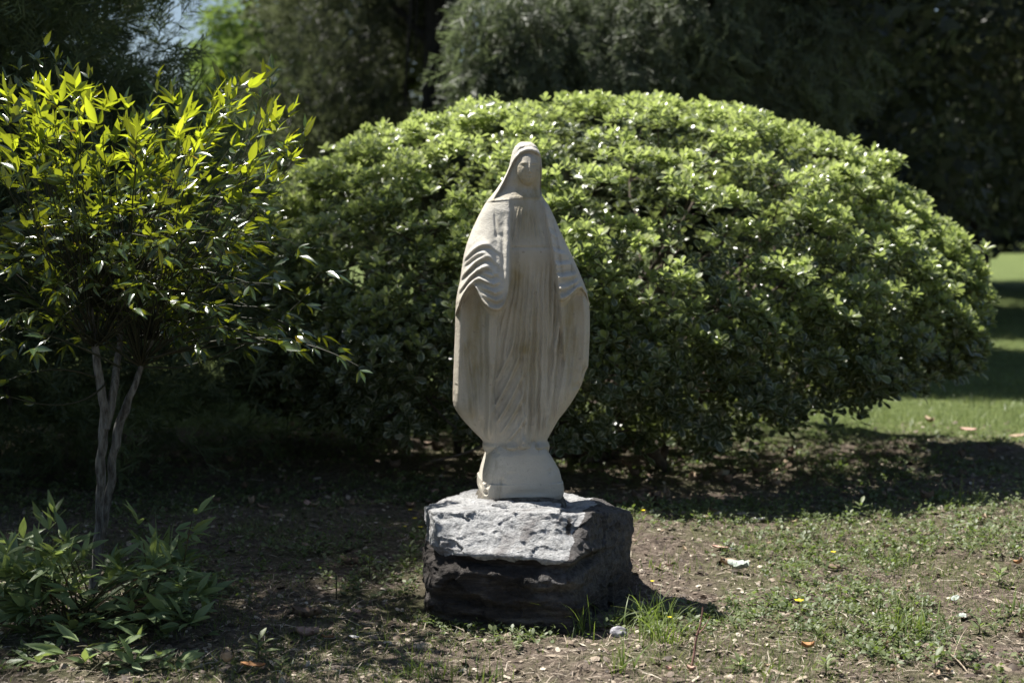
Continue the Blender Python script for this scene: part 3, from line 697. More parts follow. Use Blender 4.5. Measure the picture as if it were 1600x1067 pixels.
    Xc, Yc = X[:-1], Yp[:-1]; front = (st > .02)[None]
    fc[(Yc < 313-.10*(Xc-780)) | (Yc < 300)] = 1
    fc[(inner[:-1] > .5) & front & (Yc >= 311)] = 3
    fc[(Yc > 686) & front & (Xc > 757)] = 3
    fc[(op[:-1] > .5) & front & (Yc < 312)] = 2
    capi = len(V.reshape(-1, 3)); Vall = V.reshape(-1, 3); sta = stn.ravel()
    # close the crown with one ring to its centre
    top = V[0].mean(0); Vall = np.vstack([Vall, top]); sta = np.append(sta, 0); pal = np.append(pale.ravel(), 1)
    capF = np.array([[capi, q, (q+1) % m_, capi] for q in range(m_)])
    for cid, nm in ((0, 'cloak'), (1, 'veil'), (2, 'face'), (3, 'gown')):
        ff = F[fc == cid]
        used = np.unique(np.concatenate([ff.ravel(), capF.ravel()]) if cid == 1 else ff); re = np.full(len(Vall), -1); re[used] = np.arange(len(used))
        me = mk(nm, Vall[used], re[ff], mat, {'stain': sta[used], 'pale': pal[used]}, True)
        if cid == 1:
            bm = bmesh.new(); bm.from_mesh(me); bm.verts.ensure_lookup_table()
            for q in capF:
                f_ = bm.faces.new([bm.verts[re[a_]] for a_ in q[:3]]); f_.smooth = True
            bm.to_mesh(me); bm.free()
        local(link(nm, me, None, e), e)
    # globe (pedestal) and plinth
    def lathe(name, rows, ex, cxp, front_k, chips, seed):
        rows = np.array(rows, float); yy = np.linspace(rows[0, 0], rows[-1, 0], 60)
        l_ = np.interp(yy, rows[:, 0], rows[:, 1]); r_ = np.interp(yy, rows[:, 0], rows[:, 2]); dd = np.interp(yy, rows[:, 0], rows[:, 3])
        tt = np.linspace(0, 2*math.pi, 160, endpoint=False); c_, s_ = np.cos(tt), np.sin(tt)
        c_ = np.sign(c_)*np.abs(c_)**(2/ex); s_ = np.sign(s_)*np.abs(s_)**(2/ex)
        yw = math.radians(6.7); A_ = ((r_-l_)/2)[:, None]*.905*c_[None]; B_ = dd[:, None]*s_[None]
        X_ = ((l_+r_)/2)[:, None]+A_*math.cos(yw)+B_*math.sin(yw); D_ = B_*math.cos(yw)-A_*math.sin(yw); Y_ = yy[:, None]*np.ones_like(X_)
        nz = .9*fbm(X_, Y_, D_, .05, 3)+chips*ss(.25, .6, fbm(X_, Y_, D_+50, .07, 2))*-1
        X_ = X_+nz*np.cos(tt)[None]; D_ = D_+nz*np.sin(tt)[None]
        b2 = (533.5-Y_)/FPX; Xw_ = (X_-800)/FPX*YC/(CP+b2*SP); Zw_ = P(800, Y_, YC)[2]
        Vv = np.stack([Xw_, YC-D_/SC, Zw_], -1).reshape(-1, 3); a, b = 60, 160
        i = np.arange(a-1)[:, None]*b; j = np.arange(b)[None]; j2 = (j+1) % b
        F_ = np.stack([i+j, i+b+j, i+b+j2, i+j2], -1).reshape(-1, 4)
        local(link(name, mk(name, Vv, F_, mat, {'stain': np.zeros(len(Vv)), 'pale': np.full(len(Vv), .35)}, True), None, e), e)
    lathe('globe', [(684, 775, 840, 40), (693, 765, 850, 47), (703, 757.5, 859.5, 54), (718, 752.5, 869, 58), (730, 748, 876, 60), (746, 743.5, 880.5, 62)], 5.5, 812, 1, 2.0, 1)
    lathe('plinth', [(744.6, 745, 879, 61), (745.5, 742.8, 881, 63), (756, 742.5, 882, 64), (764, 743, 881.5, 64), (769, 745, 879, 62), (774, 749, 874, 60), (781, 752, 870, 58)], 8, 812, 1, 4.0, 2)
    mo = M('mortar_and_dirt'); mo.l(mo.ramp(mo.noise(60, 4), [(.35, (.045, .038, .03)), (.65, (.17, .15, .12))]), mo.b.inputs['Base Color']); mo.b.inputs['Roughness'].default_value = .95; mo.bump(mo.noise(150, 4), .6, .006)
    mat = mo.m; lathe('mortar_bed', [(764, 749, 876, 62), (767, 744, 881, 68), (771, 741, 884, 71), (776, 738, 887, 74), (784, 735, 890, 77)], 3.6, 812, 1, 3.5, 3)
build_statue()

# ------------------------------------------------------------------ nandina shrub (left)
nan_mat = leafmat('pointed_leaf', [(0, (.022, .042, .024)), (.4, (.042, .078, .034)), (.75, (.11, .18, .03)), (.93, (.27, .33, .05)), (1, (.45, .24, .03))],
                  None, .42, (.60, .68, .02), .22, .65)
NT, NF, NA = leafT([0, .14, .36, .64, .86, 1.0], [.012, .085, .155, .115, .045, .004], .35, .16)
twig_dark = simple('dark_green_twig', [(.3, (.02, .028, .014)), (.75, (.05, .045, .028))], 14, .6)
nbark = barkmat('pale_grey_bark', (.045, .040, .034), (.22, .22, .205))
stem_mat = simple('reddish_green_stem', [(.3, (.05, .06, .025)), (.6, (.09, .075, .035)), (.75, (.18, .06, .035))], 14, .6)
def leaf_objects(e, pos, ld, R, sc, rnd, L, T, TF, TA, mat, nmax, nvar=12, cell=10):
    sel = pick_visible(pos+ld*L[:, None]*.5, L*L*.3, R[:, :, 2], nmax, cell)
    rest = np.ones(len(pos), bool); rest[sel] = False
    if rest.any():
        V, F, A = scatter(T, TF, pos[rest], R[rest], sc[rest], TA, {'rnd': rnd[rest]})
        local(link('foliage', mk('foliage', V, F, mat, A, True), None, e, 'stuff'), e)
    var = [mk('leaf', T, TF, mat, {**TA, 'rnd': np.full(len(T), (v+.5)/nvar)}, True) for v in range(nvar)]
    el = np.array(e.location)
    for i in sel:
        o = link('leaf', var[int(np.clip(rnd[i]*nvar, 0, nvar-1))], None, e)
        o.matrix_local = Matrix(np.vstack([np.hstack([R[i]*sc[i][None], (pos[i]-el)[:, None]]), [0, 0, 0, 1]]).tolist())
def triplets(r, c, dirs, Lf, pos, dd, LL):
    """compound leaf: a short stalk carrying a terminal and two side leaflets"""
    for a, d in zip(c, dirs):
        s = norm(np.cross(d, np.array([0, 0, 1.])+r.normal(size=3)*.3))
        stalk = a+d*Lf*.35
        pos.append(stalk); dd.append(d+r.normal(size=3)*.1); LL.append(Lf*(.95+.2*r.random()))
        for sg in (-1, 1):
            pos.append(stalk-d*Lf*.05); dd.append(d*.75+s*sg*.7+r.normal(size=3)*.12); LL.append(Lf*(.7+.25*r.random()))
def build_nandina():
    r = np.random.default_rng(12)
    b = G(150, 925); e = empty('nandina_tree', (b[0], b[1], 0), 'small multi stemmed shrub tree with pointed yellow green leaves on the left', 'shrub')
    def pp(x, y, Y): return P(x, y, Y)
    tr = []
    def path(k, rad): 
        pts = np.array([pp(*q) for q in k]); t = np.linspace(0, 1, len(k)); tt = np.linspace(0, 1, 40)
        c = np.stack([np.interp(tt, t, pts[:, q]) for q in range(3)], 1)
        for _ in range(3): c[1:-1] = (c[:-2]+2*c[1:-1]+c[2:])/4
        c += .004*np.stack([vn(c[:, 2], 0, 1, 25), vn(c[:, 2], 0, 2, 25), 0*c[:, 2]], 1)
        return (c, np.interp(tt, np.linspace(0, 1, len(rad)), rad))
    t1 = path([(143, 945, 4.55), (150, 880, 4.55), (156, 790, 4.54), (157, 720, 4.52), (165, 650, 4.5), (152, 560, 4.5), (140, 480, 4.5)], [.018, .014, .013, .015, .016, .012, .008])
    t2 = path([(150, 940, 4.62), (158, 840, 4.60), (172, 760, 4.57), (178, 700, 4.55), (194, 640, 4.55), (212, 600, 4.56), (238, 530, 4.6)], [.012, .012, .013, .014, .014, .010, .006])
    t3 = path([(166, 670, 4.50), (180, 600, 4.52), (188, 540, 4.6), (186, 470, 4.7)], [.014, .013, .010, .008])
    for t in (t1, t2):
        V, F = tubes([t], 12, .2); local(link('trunk', mk('trunk', V, F, nbark, None, True), None, e), e)
    V, F = tubes([t3], 10, .3); local(link('branch', mk('branch', V, F, nbark, None, True), None, e), e)
    pos, dd, LL, ls = [], [], [], []
    src = [t1[0][-1], t1[0][-6], t2[0][-1], t2[0][-5], t3[0][-1], t3[0][-6]]
    for q in range(215):
        top = r.random() < .48
        px = r.uniform(-60, 505) if not top else r.uniform(-40, 455)
        ytop = np.interp(px, [-60, 20, 100, 160, 240, 330, 400, 450, 500], [170, 120, 120, 128, 150, 135, 110, 160, 260])
        ybot = np.interp(px, [-60, 50, 250, 400, 520], [540, 560, 540, 560, 560])
        py = ytop+22+abs(r.normal())*70 if top else r.uniform(ytop+90, ybot)
        py = min(py, ybot)
        edge_ = abs(px-220)/300
        Y = 4.52+r.uniform(-.80, .6)*max(.25, 1-edge_**2)**.5
        end = pp(px, py, Y); st_ = src[r.integers(6)]
        u_ = r.uniform(.3, .75); k = np.array([st_[0]*(1-u_)+end[0]*u_, st_[1]*(1-u_)+end[1]*u_, st_[2]*.55+end[2]*.45+r.normal()*.08])
        if end[2] < st_[2]+.3: k[2] = max(st_[2], end[2])+.12
        c = bez(st_, k, end, 14); c[1:-1] += np.cumsum(r.normal(size=(12, 3))*.004, 0); ls.append((c, np.linspace(.0030, .0009, 14)))
        td = norm(np.gradient(c, axis=0))
        m = r.integers(5, 8); last = [13]+list(r.integers(7 if top else 4, 13, m-1))
        for a in last:
            out = norm(np.array([c[a][0]-b[0], (c[a][1]-4.52)*.7, 0.0])+r.normal(size=3)*.25)
            hi = np.clip((c[a][2]-1.15)/.4, 0, 1)
            d = norm(td[a]*.5+out*(.75-.35*hi)+np.array([0, 0, -.15+1.05*hi])+r.normal(size=3)*.30)
            triplets(r, [c[a]], [d], r.uniform(.040, .082), pos, dd, LL)
            if a == 13: triplets(r, [c[a]], [norm(d+r.normal(size=3)*.7)], r.uniform(.04, .058), pos, dd, LL)
    # single low twigs reaching out left and right under the crown
    for k in ([(150, 590, 4.5), (80, 560, 4.3), (0, 600, 4.2)], [(190, 575, 4.4), (90, 520, 4.2), (20, 510, 4.1)], [(240, 560, 4.5), (420, 490, 4.3), (560, 572, 4.15)], [(230, 560, 4.5), (400, 520, 4.4), (520, 545, 4.3)], [(165, 600, 4.5), (110, 660, 4.3), (-10, 610, 4.2)]):
        c = bez(*[pp(*q) for q in k], 16); ls.append((c, np.linspace(.004, .0012, 16))); td = norm(np.gradient(c, axis=0))
        for a in (15, 13, 10): triplets(r, [c[a]], [norm(td[a]+np.array([0, -.1, -.05])+r.normal(size=3)*.25)], .055, pos, dd, LL)
    nb = len(pos)
    for (ex_, ey_) in ((68, 58), (52, 78), (88, 82), (118, 96), (30, 95), (140, 108), (246, 108), (265, 122), (352, 116), (340, 130), (428, 98), (415, 112), (480, 190), (470, 215), (235, 150), (10, 110)):
        end = pp(ex_, ey_+22, r.uniform(4.75, 4.95)); c = bez(src[r.integers(6)], pp(ex_*.8+45, 300, 4.7), end, 14); ls.append((c, np.linspace(.003, .0009, 14))); td = norm(np.gradient(c, axis=0))
        for a in (13, 12, 11, 9): triplets(r, [c[a]], [norm(td[a]*.8+np.array([0, 0, .5])+r.normal(size=3)*.35)], r.uniform(.05, .075), pos, dd, LL)
    pos = np.array(pos); dd = norm(np.array(dd)); LL = np.array(LL); N = len(pos)
    up = norm(r.normal(size=(N, 3))*.55+np.array([0, -.15, 1.]))
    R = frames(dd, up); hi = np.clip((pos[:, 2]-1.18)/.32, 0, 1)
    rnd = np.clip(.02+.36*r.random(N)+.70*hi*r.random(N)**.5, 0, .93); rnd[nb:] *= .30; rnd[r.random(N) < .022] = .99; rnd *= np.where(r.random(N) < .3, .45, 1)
    sc = np.stack([LL*r.uniform(.9, 1.15, N), LL, LL*r.uniform(.3, 1.6, N)], 1)
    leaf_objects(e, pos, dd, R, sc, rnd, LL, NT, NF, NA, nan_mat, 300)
    V, F = tubes(ls, 4); local(link('twigs', mk('twigs', V, F, twig_dark, None, True), None, e, 'stuff'), e)
    print('nandina leaflets', N)
build_nandina()
pale_mat = leafmat('soft_green_leaf', [(0, (.11, .155, .075)), (.5, (.19, .26, .12)), (1, (.29, .37, .18))], None, .3, (.35, .45, .08), .42, .4)
def build_low_nandina():
    r = np.random.default_rng(31)
    shoots = [
        ('low shrub with long pointed leaves filling the bottom left corner', 'low_shrub', [(40, 905), (110, 890), (200, 900), (255, 880), (60, 960), (150, 950), (230, 950), (10, 930), (290, 975), (30, 1010), (120, 1010), (200, 1000), (265, 1010), (70, 870), (20, 880), (300, 935), (270, 925), (310, 1000)], (4.0, 4.3), (130, 1090)),
        ('leafy shoot with three leaved tips rising right of the thin trunk', 'leafy_shoot', [(222, 830), (262, 832), (300, 812), (290, 838), (255, 868), (225, 872), (280, 862)], (4.15, 4.3), (215, 985)),
        ('leafy shoot in the bottom foreground beneath the low shrub', 'leafy_shoot', [(60, 1030), (100, 1030), (130, 1050), (190, 1020), (230, 1005), (265, 1035), (175, 1065), (215, 1050), (120, 1010), (150, 1035), (20, 1050), (250, 1060), (300, 1050)], (3.72, 3.85), (170, 1150)),
        ('dark shaded leafy shoot left of the thin trunk', 'leafy_shoot', [(70, 830), (100, 850), (60, 860), (20, 850), (85, 815)], (4.7, 4.9), (70, 930)),
    ]
    for lb, nm, tips, (ya, yb), bs in shoots:
        Yb = (ya+yb)/2; b0 = P(bs[0], bs[1], Yb); b0[2] = float(gz(b0[0], b0[1]))
        e = empty(nm, tuple(b0), lb, 'shrub')
        pos, dd, LL, ls = [], [], [], []
        for (tx, ty) in tips:
          for rep in range(5 if nm == 'low_shrub' else 1):
            end = P(tx+r.normal()*14*(rep > 0), ty+r.normal()*16*(rep > 0), r.uniform(ya, yb)); root = b0+np.array([r.normal()*.05, r.normal()*.05, -.02])
            mid = (root+end)/2+np.array([0, 0, .06]); c = bez(root, mid, end, 10); ls.append((c, np.linspace(.0035, .0014, 10)))
            td = norm(np.gradient(c, axis=0))
            for a in (9, 8, 6) if nm == 'low_shrub' else (9, 7):
                for _ in range(2 if a == 9 and nm == 'low_shrub' else 1):
                    d = norm(td[a]*.45+np.array([r.normal()*.8+.1, -.40+r.normal()*.3, .48+r.normal()*.3]))
                    triplets(r, [c[a]], [d], r.uniform(.065, .10), pos, dd, LL)
        pos = np.array(pos); dd = norm(np.array(dd)); LL = np.array(LL); N = len(pos)
        R = frames(dd, norm(r.normal(size=(N, 3))*.35+np.array([0, -.3, 1.])))
        rnd = np.clip(.1+.8*r.random(N), 0, .95)
        sc = np.stack([LL*.95, LL, LL*r.uniform(.3, 1.4, N)], 1)
        leaf_objects(e, pos, dd, R, sc, rnd, LL, NT, NF, NA, pale_mat, 300, 8)
        V, F = tubes(ls, 5); local(link('stems', mk('stems', V, F, stem_mat, None, True), None, e), e)
build_low_nandina()

# ------------------------------------------------------------------ ground cover (uncountable)
grass_mat = leafmat('grass_blade', [(0, (.05, .075, .02)), (.5, (.10, .15, .035)), (.85, (.17, .22, .06)), (1, (.30, .26, .13))], None, .3, (.3, .42, .06), .45, .4, False)
lawn_mat = leafmat('lawn_blade', [(0, (.075, .11, .03)), (.5, (.14, .19, .06)), (1, (.26, .31, .11))], None, .25, (.30, .38, .10), .45, .4, False)
weed_mat = leafmat('weed_leaf', [(0, (.05, .07, .03)), (.5, (.12, .15, .065)), (1, (.24, .27, .13))], None, .3, (.25, .38, .05), .5, .4, False)
straw_mat = M('dry_straw'); straw_mat.l(straw_mat.ramp(straw_mat.attr('rnd'), [(0, (.045, .03, .022)), (.45, (.17, .125, .09)), (.8, (.34, .28, .21)), (1, (.52, .46, .37))]), straw_mat.b.inputs['Base Color']); straw_mat.b.inputs['Roughness'].default_value = .7; straw_mat = straw_mat.m
def blades(n, region, hmin, hmax, wmin, wmax, mat, name, seed, dens=None, lean=.5, bright=(0, 1), segs=2):
    r = np.random.default_rng(seed); x, y = region(r, n)
    if dens is not None: k = r.random(len(x)) < dens(x, y); x, y = x[k], y[k]
    N = len(x); z = gz(x, y)
    ts = np.linspace(0, 1, segs+1); T = []
    for t in ts: T += [(-(1-t*.9)*.5, t, 0), ((1-t*.9)*.5, t, 0)]
    T = np.array(T); TF = np.array([[2*i, 2*i+1, 2*i+3, 2*i+2] for i in range(segs)])
    a = r.random(N)*6.28; ln = lean*r.random(N)
    d = np.stack([np.cos(a)*ln, np.sin(a)*ln, np.ones(N)], 1); up = np.stack([np.cos(a)+r.normal(size=N)*.6, np.sin(a)+r.normal(size=N)*.6, np.zeros(N)], 1)
    R = frames(d, up); h = r.uniform(hmin, hmax, N); w_ = r.uniform(wmin, wmax, N)
    V = np.einsum('nij,nvj->nvi', R, T[None]*np.stack([w_, h, h], 1)[:, None])
    bend = (T[:, 1]**2)[None, :, None]*np.stack([np.cos(a), np.sin(a), -.35*np.ones(N)], 1)[:, None]*(h*r.uniform(0, .6, N))[:, None, None]
    V = V+bend+np.stack([x, y, z], 1)[:, None]
    F = TF[None]+(np.arange(N)*len(T))[:, None, None]
    rnd = np.repeat(r.uniform(*bright, N), len(T))
    return link(name, mk(name, V.reshape(-1, 3), F.reshape(-1, 4), mat, {'rnd': rnd}), None, None, 'stuff')
def near_region(y0, y1):
    def f(r, n):
        y = y0*(y1/y0)**r.random(n); x = (r.random(n)*1.16-.58)*y*.80*1.0
        return x, y
    return f
offrock = lambda x, y: 1-(((x-.04)/.36)**2+((y-4.55)/.46)**2 < 1)
patch = lambda x, y: ss(-.25, .35, fbm(x, y, 7, 1.6, 3)+.35*ss(.3, 1.2, x)+.15*ss(-.1, -.5, x)*0)
blades(60000, near_region(3.4, 8.2), .010, .045, .0012, .0032, grass_mat, 'short_grass', 1, lambda x, y: offrock(x, y)*patch(x, y)*(1-lawn_f(x, y))*(1-.7*ss(5.7, 6.2, y)), .9)
def lawn_region(r, n):
    y = 7.4*(26/7.4)**(r.random(n)**.85); x = (r.random(n)*.92-.46)*y; return x, y
blades(110000, lawn_region, .025, .06, .003, .006, lawn_mat, 'lawn_grass', 2, lambda x, y: lawn_f(x, y), .7, segs=1)
blades(16000, near_region(3.4, 7.6), .02, .07, .0012, .003, grass_mat, 'tall_grass', 5, lambda x, y: offrock(x, y)*ss(.05, .4, fbm(x, y, 31, 2.2, 3)+.12*ss(.1, .8, x))*(1-ss(5.8, 6.3, y)), .9, (.2, 1))
# straw and bits
def straws():
    r = np.random.default_rng(3); x, y = near_region(3.4, 8.3)(r, 30000); k = offrock(x, y) > 0; x, y = x[k], y[k]; N = len(x)
    T = np.array([(-.5, 0, 0), (.5, 0, 0), (.5, .5, .06), (-.5, .5, .06), (.3, 1, 0), (-.3, 1, 0)]); TF = np.array([[0, 1, 2, 3], [3, 2, 4, 5]])
    a = r.random(N)*6.28; d = np.stack([np.cos(a), np.sin(a), r.normal(size=N)*.18], 1)
    R = frames(d, norm(r.normal(size=(N, 3))*.3+np.array([0, 0, 1.])))
    L = r.gamma(2., .012, N)+.01; sc = np.stack([r.uniform(.0010, .0024, N), L, L], 1)
    V, F, A = scatter(T, TF, np.stack([x, y, gz(x, y)+.007], 1), R, sc, None, {'rnd': r.random(N)})
    link('dry_straw', mk('dry_straw', V, F, straw_mat, A), None, None, 'stuff')
    # crumbs of soil, chips and small shrivelled leaves
    x, y = near_region(3.4, 8.6)(r, 15000); k = offrock(x, y) > 0; x, y = x[k], y[k]; N = len(x)
    T = np.array([(-.5, -.3, .1), (0, -.6, 0), (.5, -.2, .2), (.45, .5, .1), (-.1, .6, .25), (-.5, .3, 0), (0, 0, .42)]); TF = np.array([[0, 1, 6], [1, 2, 6], [2, 3, 6], [3, 4, 6], [4, 5, 6], [5, 0, 6]])
    R = frames(np.stack([r.normal(size=N), r.normal(size=N), r.normal(size=N)*.3], 1), norm(r.normal(size=(N, 3))*.35+np.array([0, 0, 1.])))
    s = r.gamma(2.2, .0032, N)+.003; sc = np.stack([s, s*r.uniform(.6, 1.8, N), s*r.uniform(.3, 1, N)], 1)
    V, F, A = scatter(T, TF, np.stack([x, y, gz(x, y)+.004], 1), R, sc, None, {'rnd': r.random(N)**1.3})
    link('litter_crumbs', mk('litter_crumbs', V, F, straw_mat, A), None, None, 'stuff')
straws()
def ground_cover():
    """low clover like weeds: rosettes of small round leaves on short stalks"""
    r = np.random.default_rng(4); x, y = near_region(3.4, 8.2)(r, 22000)
    dn = offrock(x, y)*ss(-.22, .30, fbm(x, y, 21, 1.9, 3)+.22*ss(.2, 1.3, x)+.18*ss(-.9, -1.5, x)+.2*ss(5.6, 5.9, y)*ss(6.3, 6., y))*(1-lawn_f(x, y)*.9)
    k = r.random(len(x)) < dn; x, y = x[k], y[k]; N = len(x); K = 7
    T, TF, TA = leafT([0, .5, 1.], [.05, .34, .12], .15, .2)
    a = r.random((N, K))*6.28; el = r.uniform(.1, 1.0, (N, K))
    d = np.stack([np.cos(a)*np.cos(el), np.sin(a)*np.cos(el), np.sin(el)], -1).reshape(-1, 3)
    hgt = r.uniform(.006, .035, (N, 1))*np.linspace(.3, 1, K)[None]
    p = np.stack([np.repeat(x, K), np.repeat(y, K), (gz(x, y)[:, None]+hgt).ravel()], 1)+d*(r.random((N*K, 1))*.012)
    L = r.uniform(.007, .016, N*K)*np.repeat(r.uniform(.7, 1.5, N), K)
    R = frames(d, norm(r.normal(size=(N*K, 3))*.3+np.array([0, 0, 1.])))
    V, F, A = scatter(T, TF, p, R, L, None, {'rnd': np.clip(np.repeat(r.random(N)*.6, K)+r.random(N*K)*.4, 0, 1)})
    link('ground_cover', mk('ground_cover', V, F, weed_mat, A), None, None, 'stuff')
ground_cover()

# ------------------------------------------------------------------ single things on the ground
def tint(name, a, b, rough=.7, scale=60): return simple(name, [(.3, a), (.7, b)], scale, rough, .3, 90)
LFM = {'tan': tint('dry_leaf_tan', (.24, .17, .11), (.42, .32, .22)), 'orange': tint('dry_leaf_orange', (.26, .12, .05), (.40, .22, .10)),
       'grey': tint('leaf_grey_green', (.26, .30, .26), (.44, .48, .43)), 'brown': tint('dry_leaf_brown', (.10, .07, .05), (.24, .17, .12)),
       'pink': tint('leaf_pinkish', (.34, .20, .16), (.55, .38, .30)), 'white': tint('pale_bleached', (.5, .48, .46), (.7, .68, .66))}
def leafshape(seed, curl, lobes=0):
    r = np.random.default_rng(seed); n = 9; V = []
    for i in range(n):
        t = i/(n-1); w_ = .30*math.sin(math.pi*min(1, t*.93+.05))**.8*(1+lobes*.45*math.sin(t*17))
        for s in (-1, -.5, 0, .5, 1):
            V.append((s*w_+r.normal()*.008, t-.5, curl*(abs(s)**1.6)*.30+curl*.35*(t-.5)**2*2+r.normal()*.015))
    F = [[i*5+j, i*5+j+1, (i+1)*5+j+1, (i+1)*5+j] for i in range(n-1) for j in range(4)]
    # thickness
    V = np.array(V); V2 = V-np.array([0, 0, .012]); m = len(V); F = np.array(F)
    rim = [j for j in range(4)]+[i*5+4 for i in range(n-1)]+[(n-1)*5+4-j for j in range(4)]+[(n-1-i)*5 for i in range(n-1)]
    side = [[rim[k], rim[k]+m, rim[(k+1) % len(rim)]+m, rim[(k+1) % len(rim)]] for k in range(len(rim))]
    return np.vstack([V, V2]), np.vstack([F, F[:, ::-1]+m, np.array(side)])
LSH = [leafshape(i, c, lo) for i, (c, lo) in enumerate([(.6, 0), (1.1, 0), (.3, 0), (1.6, .3), (-.7, 0), (.8, .8)])]
leaf_mesh = {}
def ground_leaf(px, py, size, mat, rot, label, group=None, shape=0, name='fallen_leaf', cat='leaf', tilt=.15, lift=.009):
    g0 = G(px, py); z = float(gz(g0[0], g0[1])); key = (shape, mat)
    if key not in leaf_mesh: leaf_mesh[key] = mk(name, *LSH[shape], LFM[mat], None, True)
    o = link(name, leaf_mesh[key]); o.location = (g0[0], g0[1], z+lift)
    o.rotation_euler = (random.uniform(-tilt, tilt), random.uniform(-tilt, tilt), rot); o.scale = (size,)*3
    tag(o, label, cat, group); return o
ground_leaf(1155, 882, .085, 'grey', .9, 'large crumpled grey green leaf on the bare soil right of the boulder', None, 5, tilt=.3, lift=.02)
ground_leaf(1137, 872, .055, 'tan', 1.4, 'curled tan leaf lying just left of the crumpled grey green leaf', None, 1, tilt=.3, lift=.015)
ground_leaf(1262, 1016, .036, 'orange', 1.5, 'orange brown leaf lying on bare soil near the bottom right', None, 1)
ground_leaf(1592, 890, .034, 'orange', .8, 'orange leaf curled upright at the right edge of the picture', None, 1, tilt=.5, lift=.02)
ground_leaf(1503, 962, .045, 'grey', .3, 'pale grey green leaf with a dark gap beneath it at the lower right', None, 4, tilt=.3, lift=.025)
ground_leaf(1492, 942, .035, 'grey', 2.2, 'smaller grey green leaf just behind the pale one at the lower right', None, 2, tilt=.4, lift=.02)
ground_leaf(1228, 935, .022, 'white', 1.2, 'small white petal beside the yellow flower on the right', None, 2, 'fallen_petal', 'petal')
ground_leaf(1368, 965, .025, 'white', .4, 'small white bleached scrap on the grass at the right', None, 3)
ground_leaf(512, 997, .038, 'orange', 1.4, 'bright orange leaf scrap left of the boulder', None, 0)
ground_leaf(628, 981, .06, 'tan', 1.9, 'long tan leaf lying close to the lower left of the boulder', None, 4)
ground_leaf(556, 957, .036, 'pink', 1.0, 'small pinkish leaf on the sunlit soil left of the boulder', None, 0)
ground_leaf(553, 998, .030, 'white', 1.6, 'small white scrap between the orange leaf and the flat stone', None, 2)
ground_leaf(482, 985, .075, 'pink', 1.2, 'broad pale pinkish leaf at the edge of the shade left of the boulder', None, 5)
ground_leaf(480, 963, .09, 'brown', 1.5, 'large dark brown leaf in the shade at the left', None, 5, tilt=.05)
ground_leaf(545, 880, .08, 'brown', 1.0, 'large dark brown leaf lying in shade left of the boulder', None, 5, tilt=.05)
ground_leaf(478, 848, .05, 'pink', .7, 'small reddish leaf alone in the deep shade at the left', None, 4, tilt=.4)
ground_leaf(1513, 674, .09, 'pink', 1.3, 'pale flat leaf on the lawn edge just behind the bush shadow', None, 2, lift=.02)
ground_leaf(1590, 688, .09, 'tan', 1.5, 'long tan leaf on the lawn edge at the far right', None, 2, lift=.03)
ground_leaf(1452, 665, .07, 'tan', .5, 'tan leaf at the lawn edge left of the pale flat one', None, 1, lift=.03)
ground_leaf(1115, 800, .05, 'tan', .6, 'pale yellowish leaf at the front edge of the bush shadow', None, 0)
ground_leaf(1098, 812, .075, 'tan', 1.5, 'long flat tan leaf on sunlit soil right of the boulder top', None, 2)
ground_leaf(1125, 853, .06, 'pink', 1.4, 'pinkish tan leaf behind the curled tan leaf', None, 2)
ground_leaf(1187, 813, .045, 'white', 1.5, 'whitish leaf scrap at the edge of the bush shadow', None, 0)
ground_leaf(1235, 865, .03, 'orange', .4, 'small orange brown leaf among weeds right of the crumpled leaf', None, 0)
ground_leaf(1245, 836, .045, 'tan', 1.5, 'tan leaf scrap among sunlit weeds below the bush shadow', None, 4)
ground_leaf(1300, 884, .06, 'brown', 1.5, 'reddish brown leaf half hidden in weeds on the right', None, 0)
ground_leaf(352, 1052, .06, 'tan', .5, 'folded tan leaf standing at the bottom left beside small weeds', None, 1, tilt=.8, lift=.035)
ground_leaf(395, 1052, .07, 'orange', -1.0, 'long orange brown leaf at the bottom left beside the folded tan one', None, 2, tilt=.3, lift=.02)
rr = random.Random(9)
for i in range(90):
    px_ = rr.uniform(880, 1600); py_ = rr.uniform(705, 795)
    ground_leaf(px_, py_, rr.uniform(.035, .065), rr.choice(['brown', 'brown', 'tan']), rr.uniform(0, 6), 'dry leaf lying in the shadow in front of the bush', 'fallen leaves in the bush shadow', rr.randrange(5), tilt=.35, lift=.012)
for i in range(55):
    px_ = rr.uniform(330, 740); py_ = rr.uniform(655, 800)
    ground_leaf(px_, py_, rr.uniform(.035, .065), rr.choice(['brown', 'tan', 'pink', 'brown']), rr.uniform(0, 6), 'dry leaf lying in the dark shade left of the statue', 'fallen leaves in the shade left of the statue', rr.randrange(5), tilt=.35, lift=.012)
for i in range(40):
    px_ = rr.uniform(990, 1600); py_ = rr.uniform(815, 1060)
    ground_leaf(px_, py_, rr.uniform(.018, .035), rr.choice(['brown', 'tan', 'tan', 'pink']), rr.uniform(0, 6), 'small dry leaf scrap on the sunlit weedy ground', 'leaf scraps on the sunlit ground', rr.randrange(5), tilt=.35)
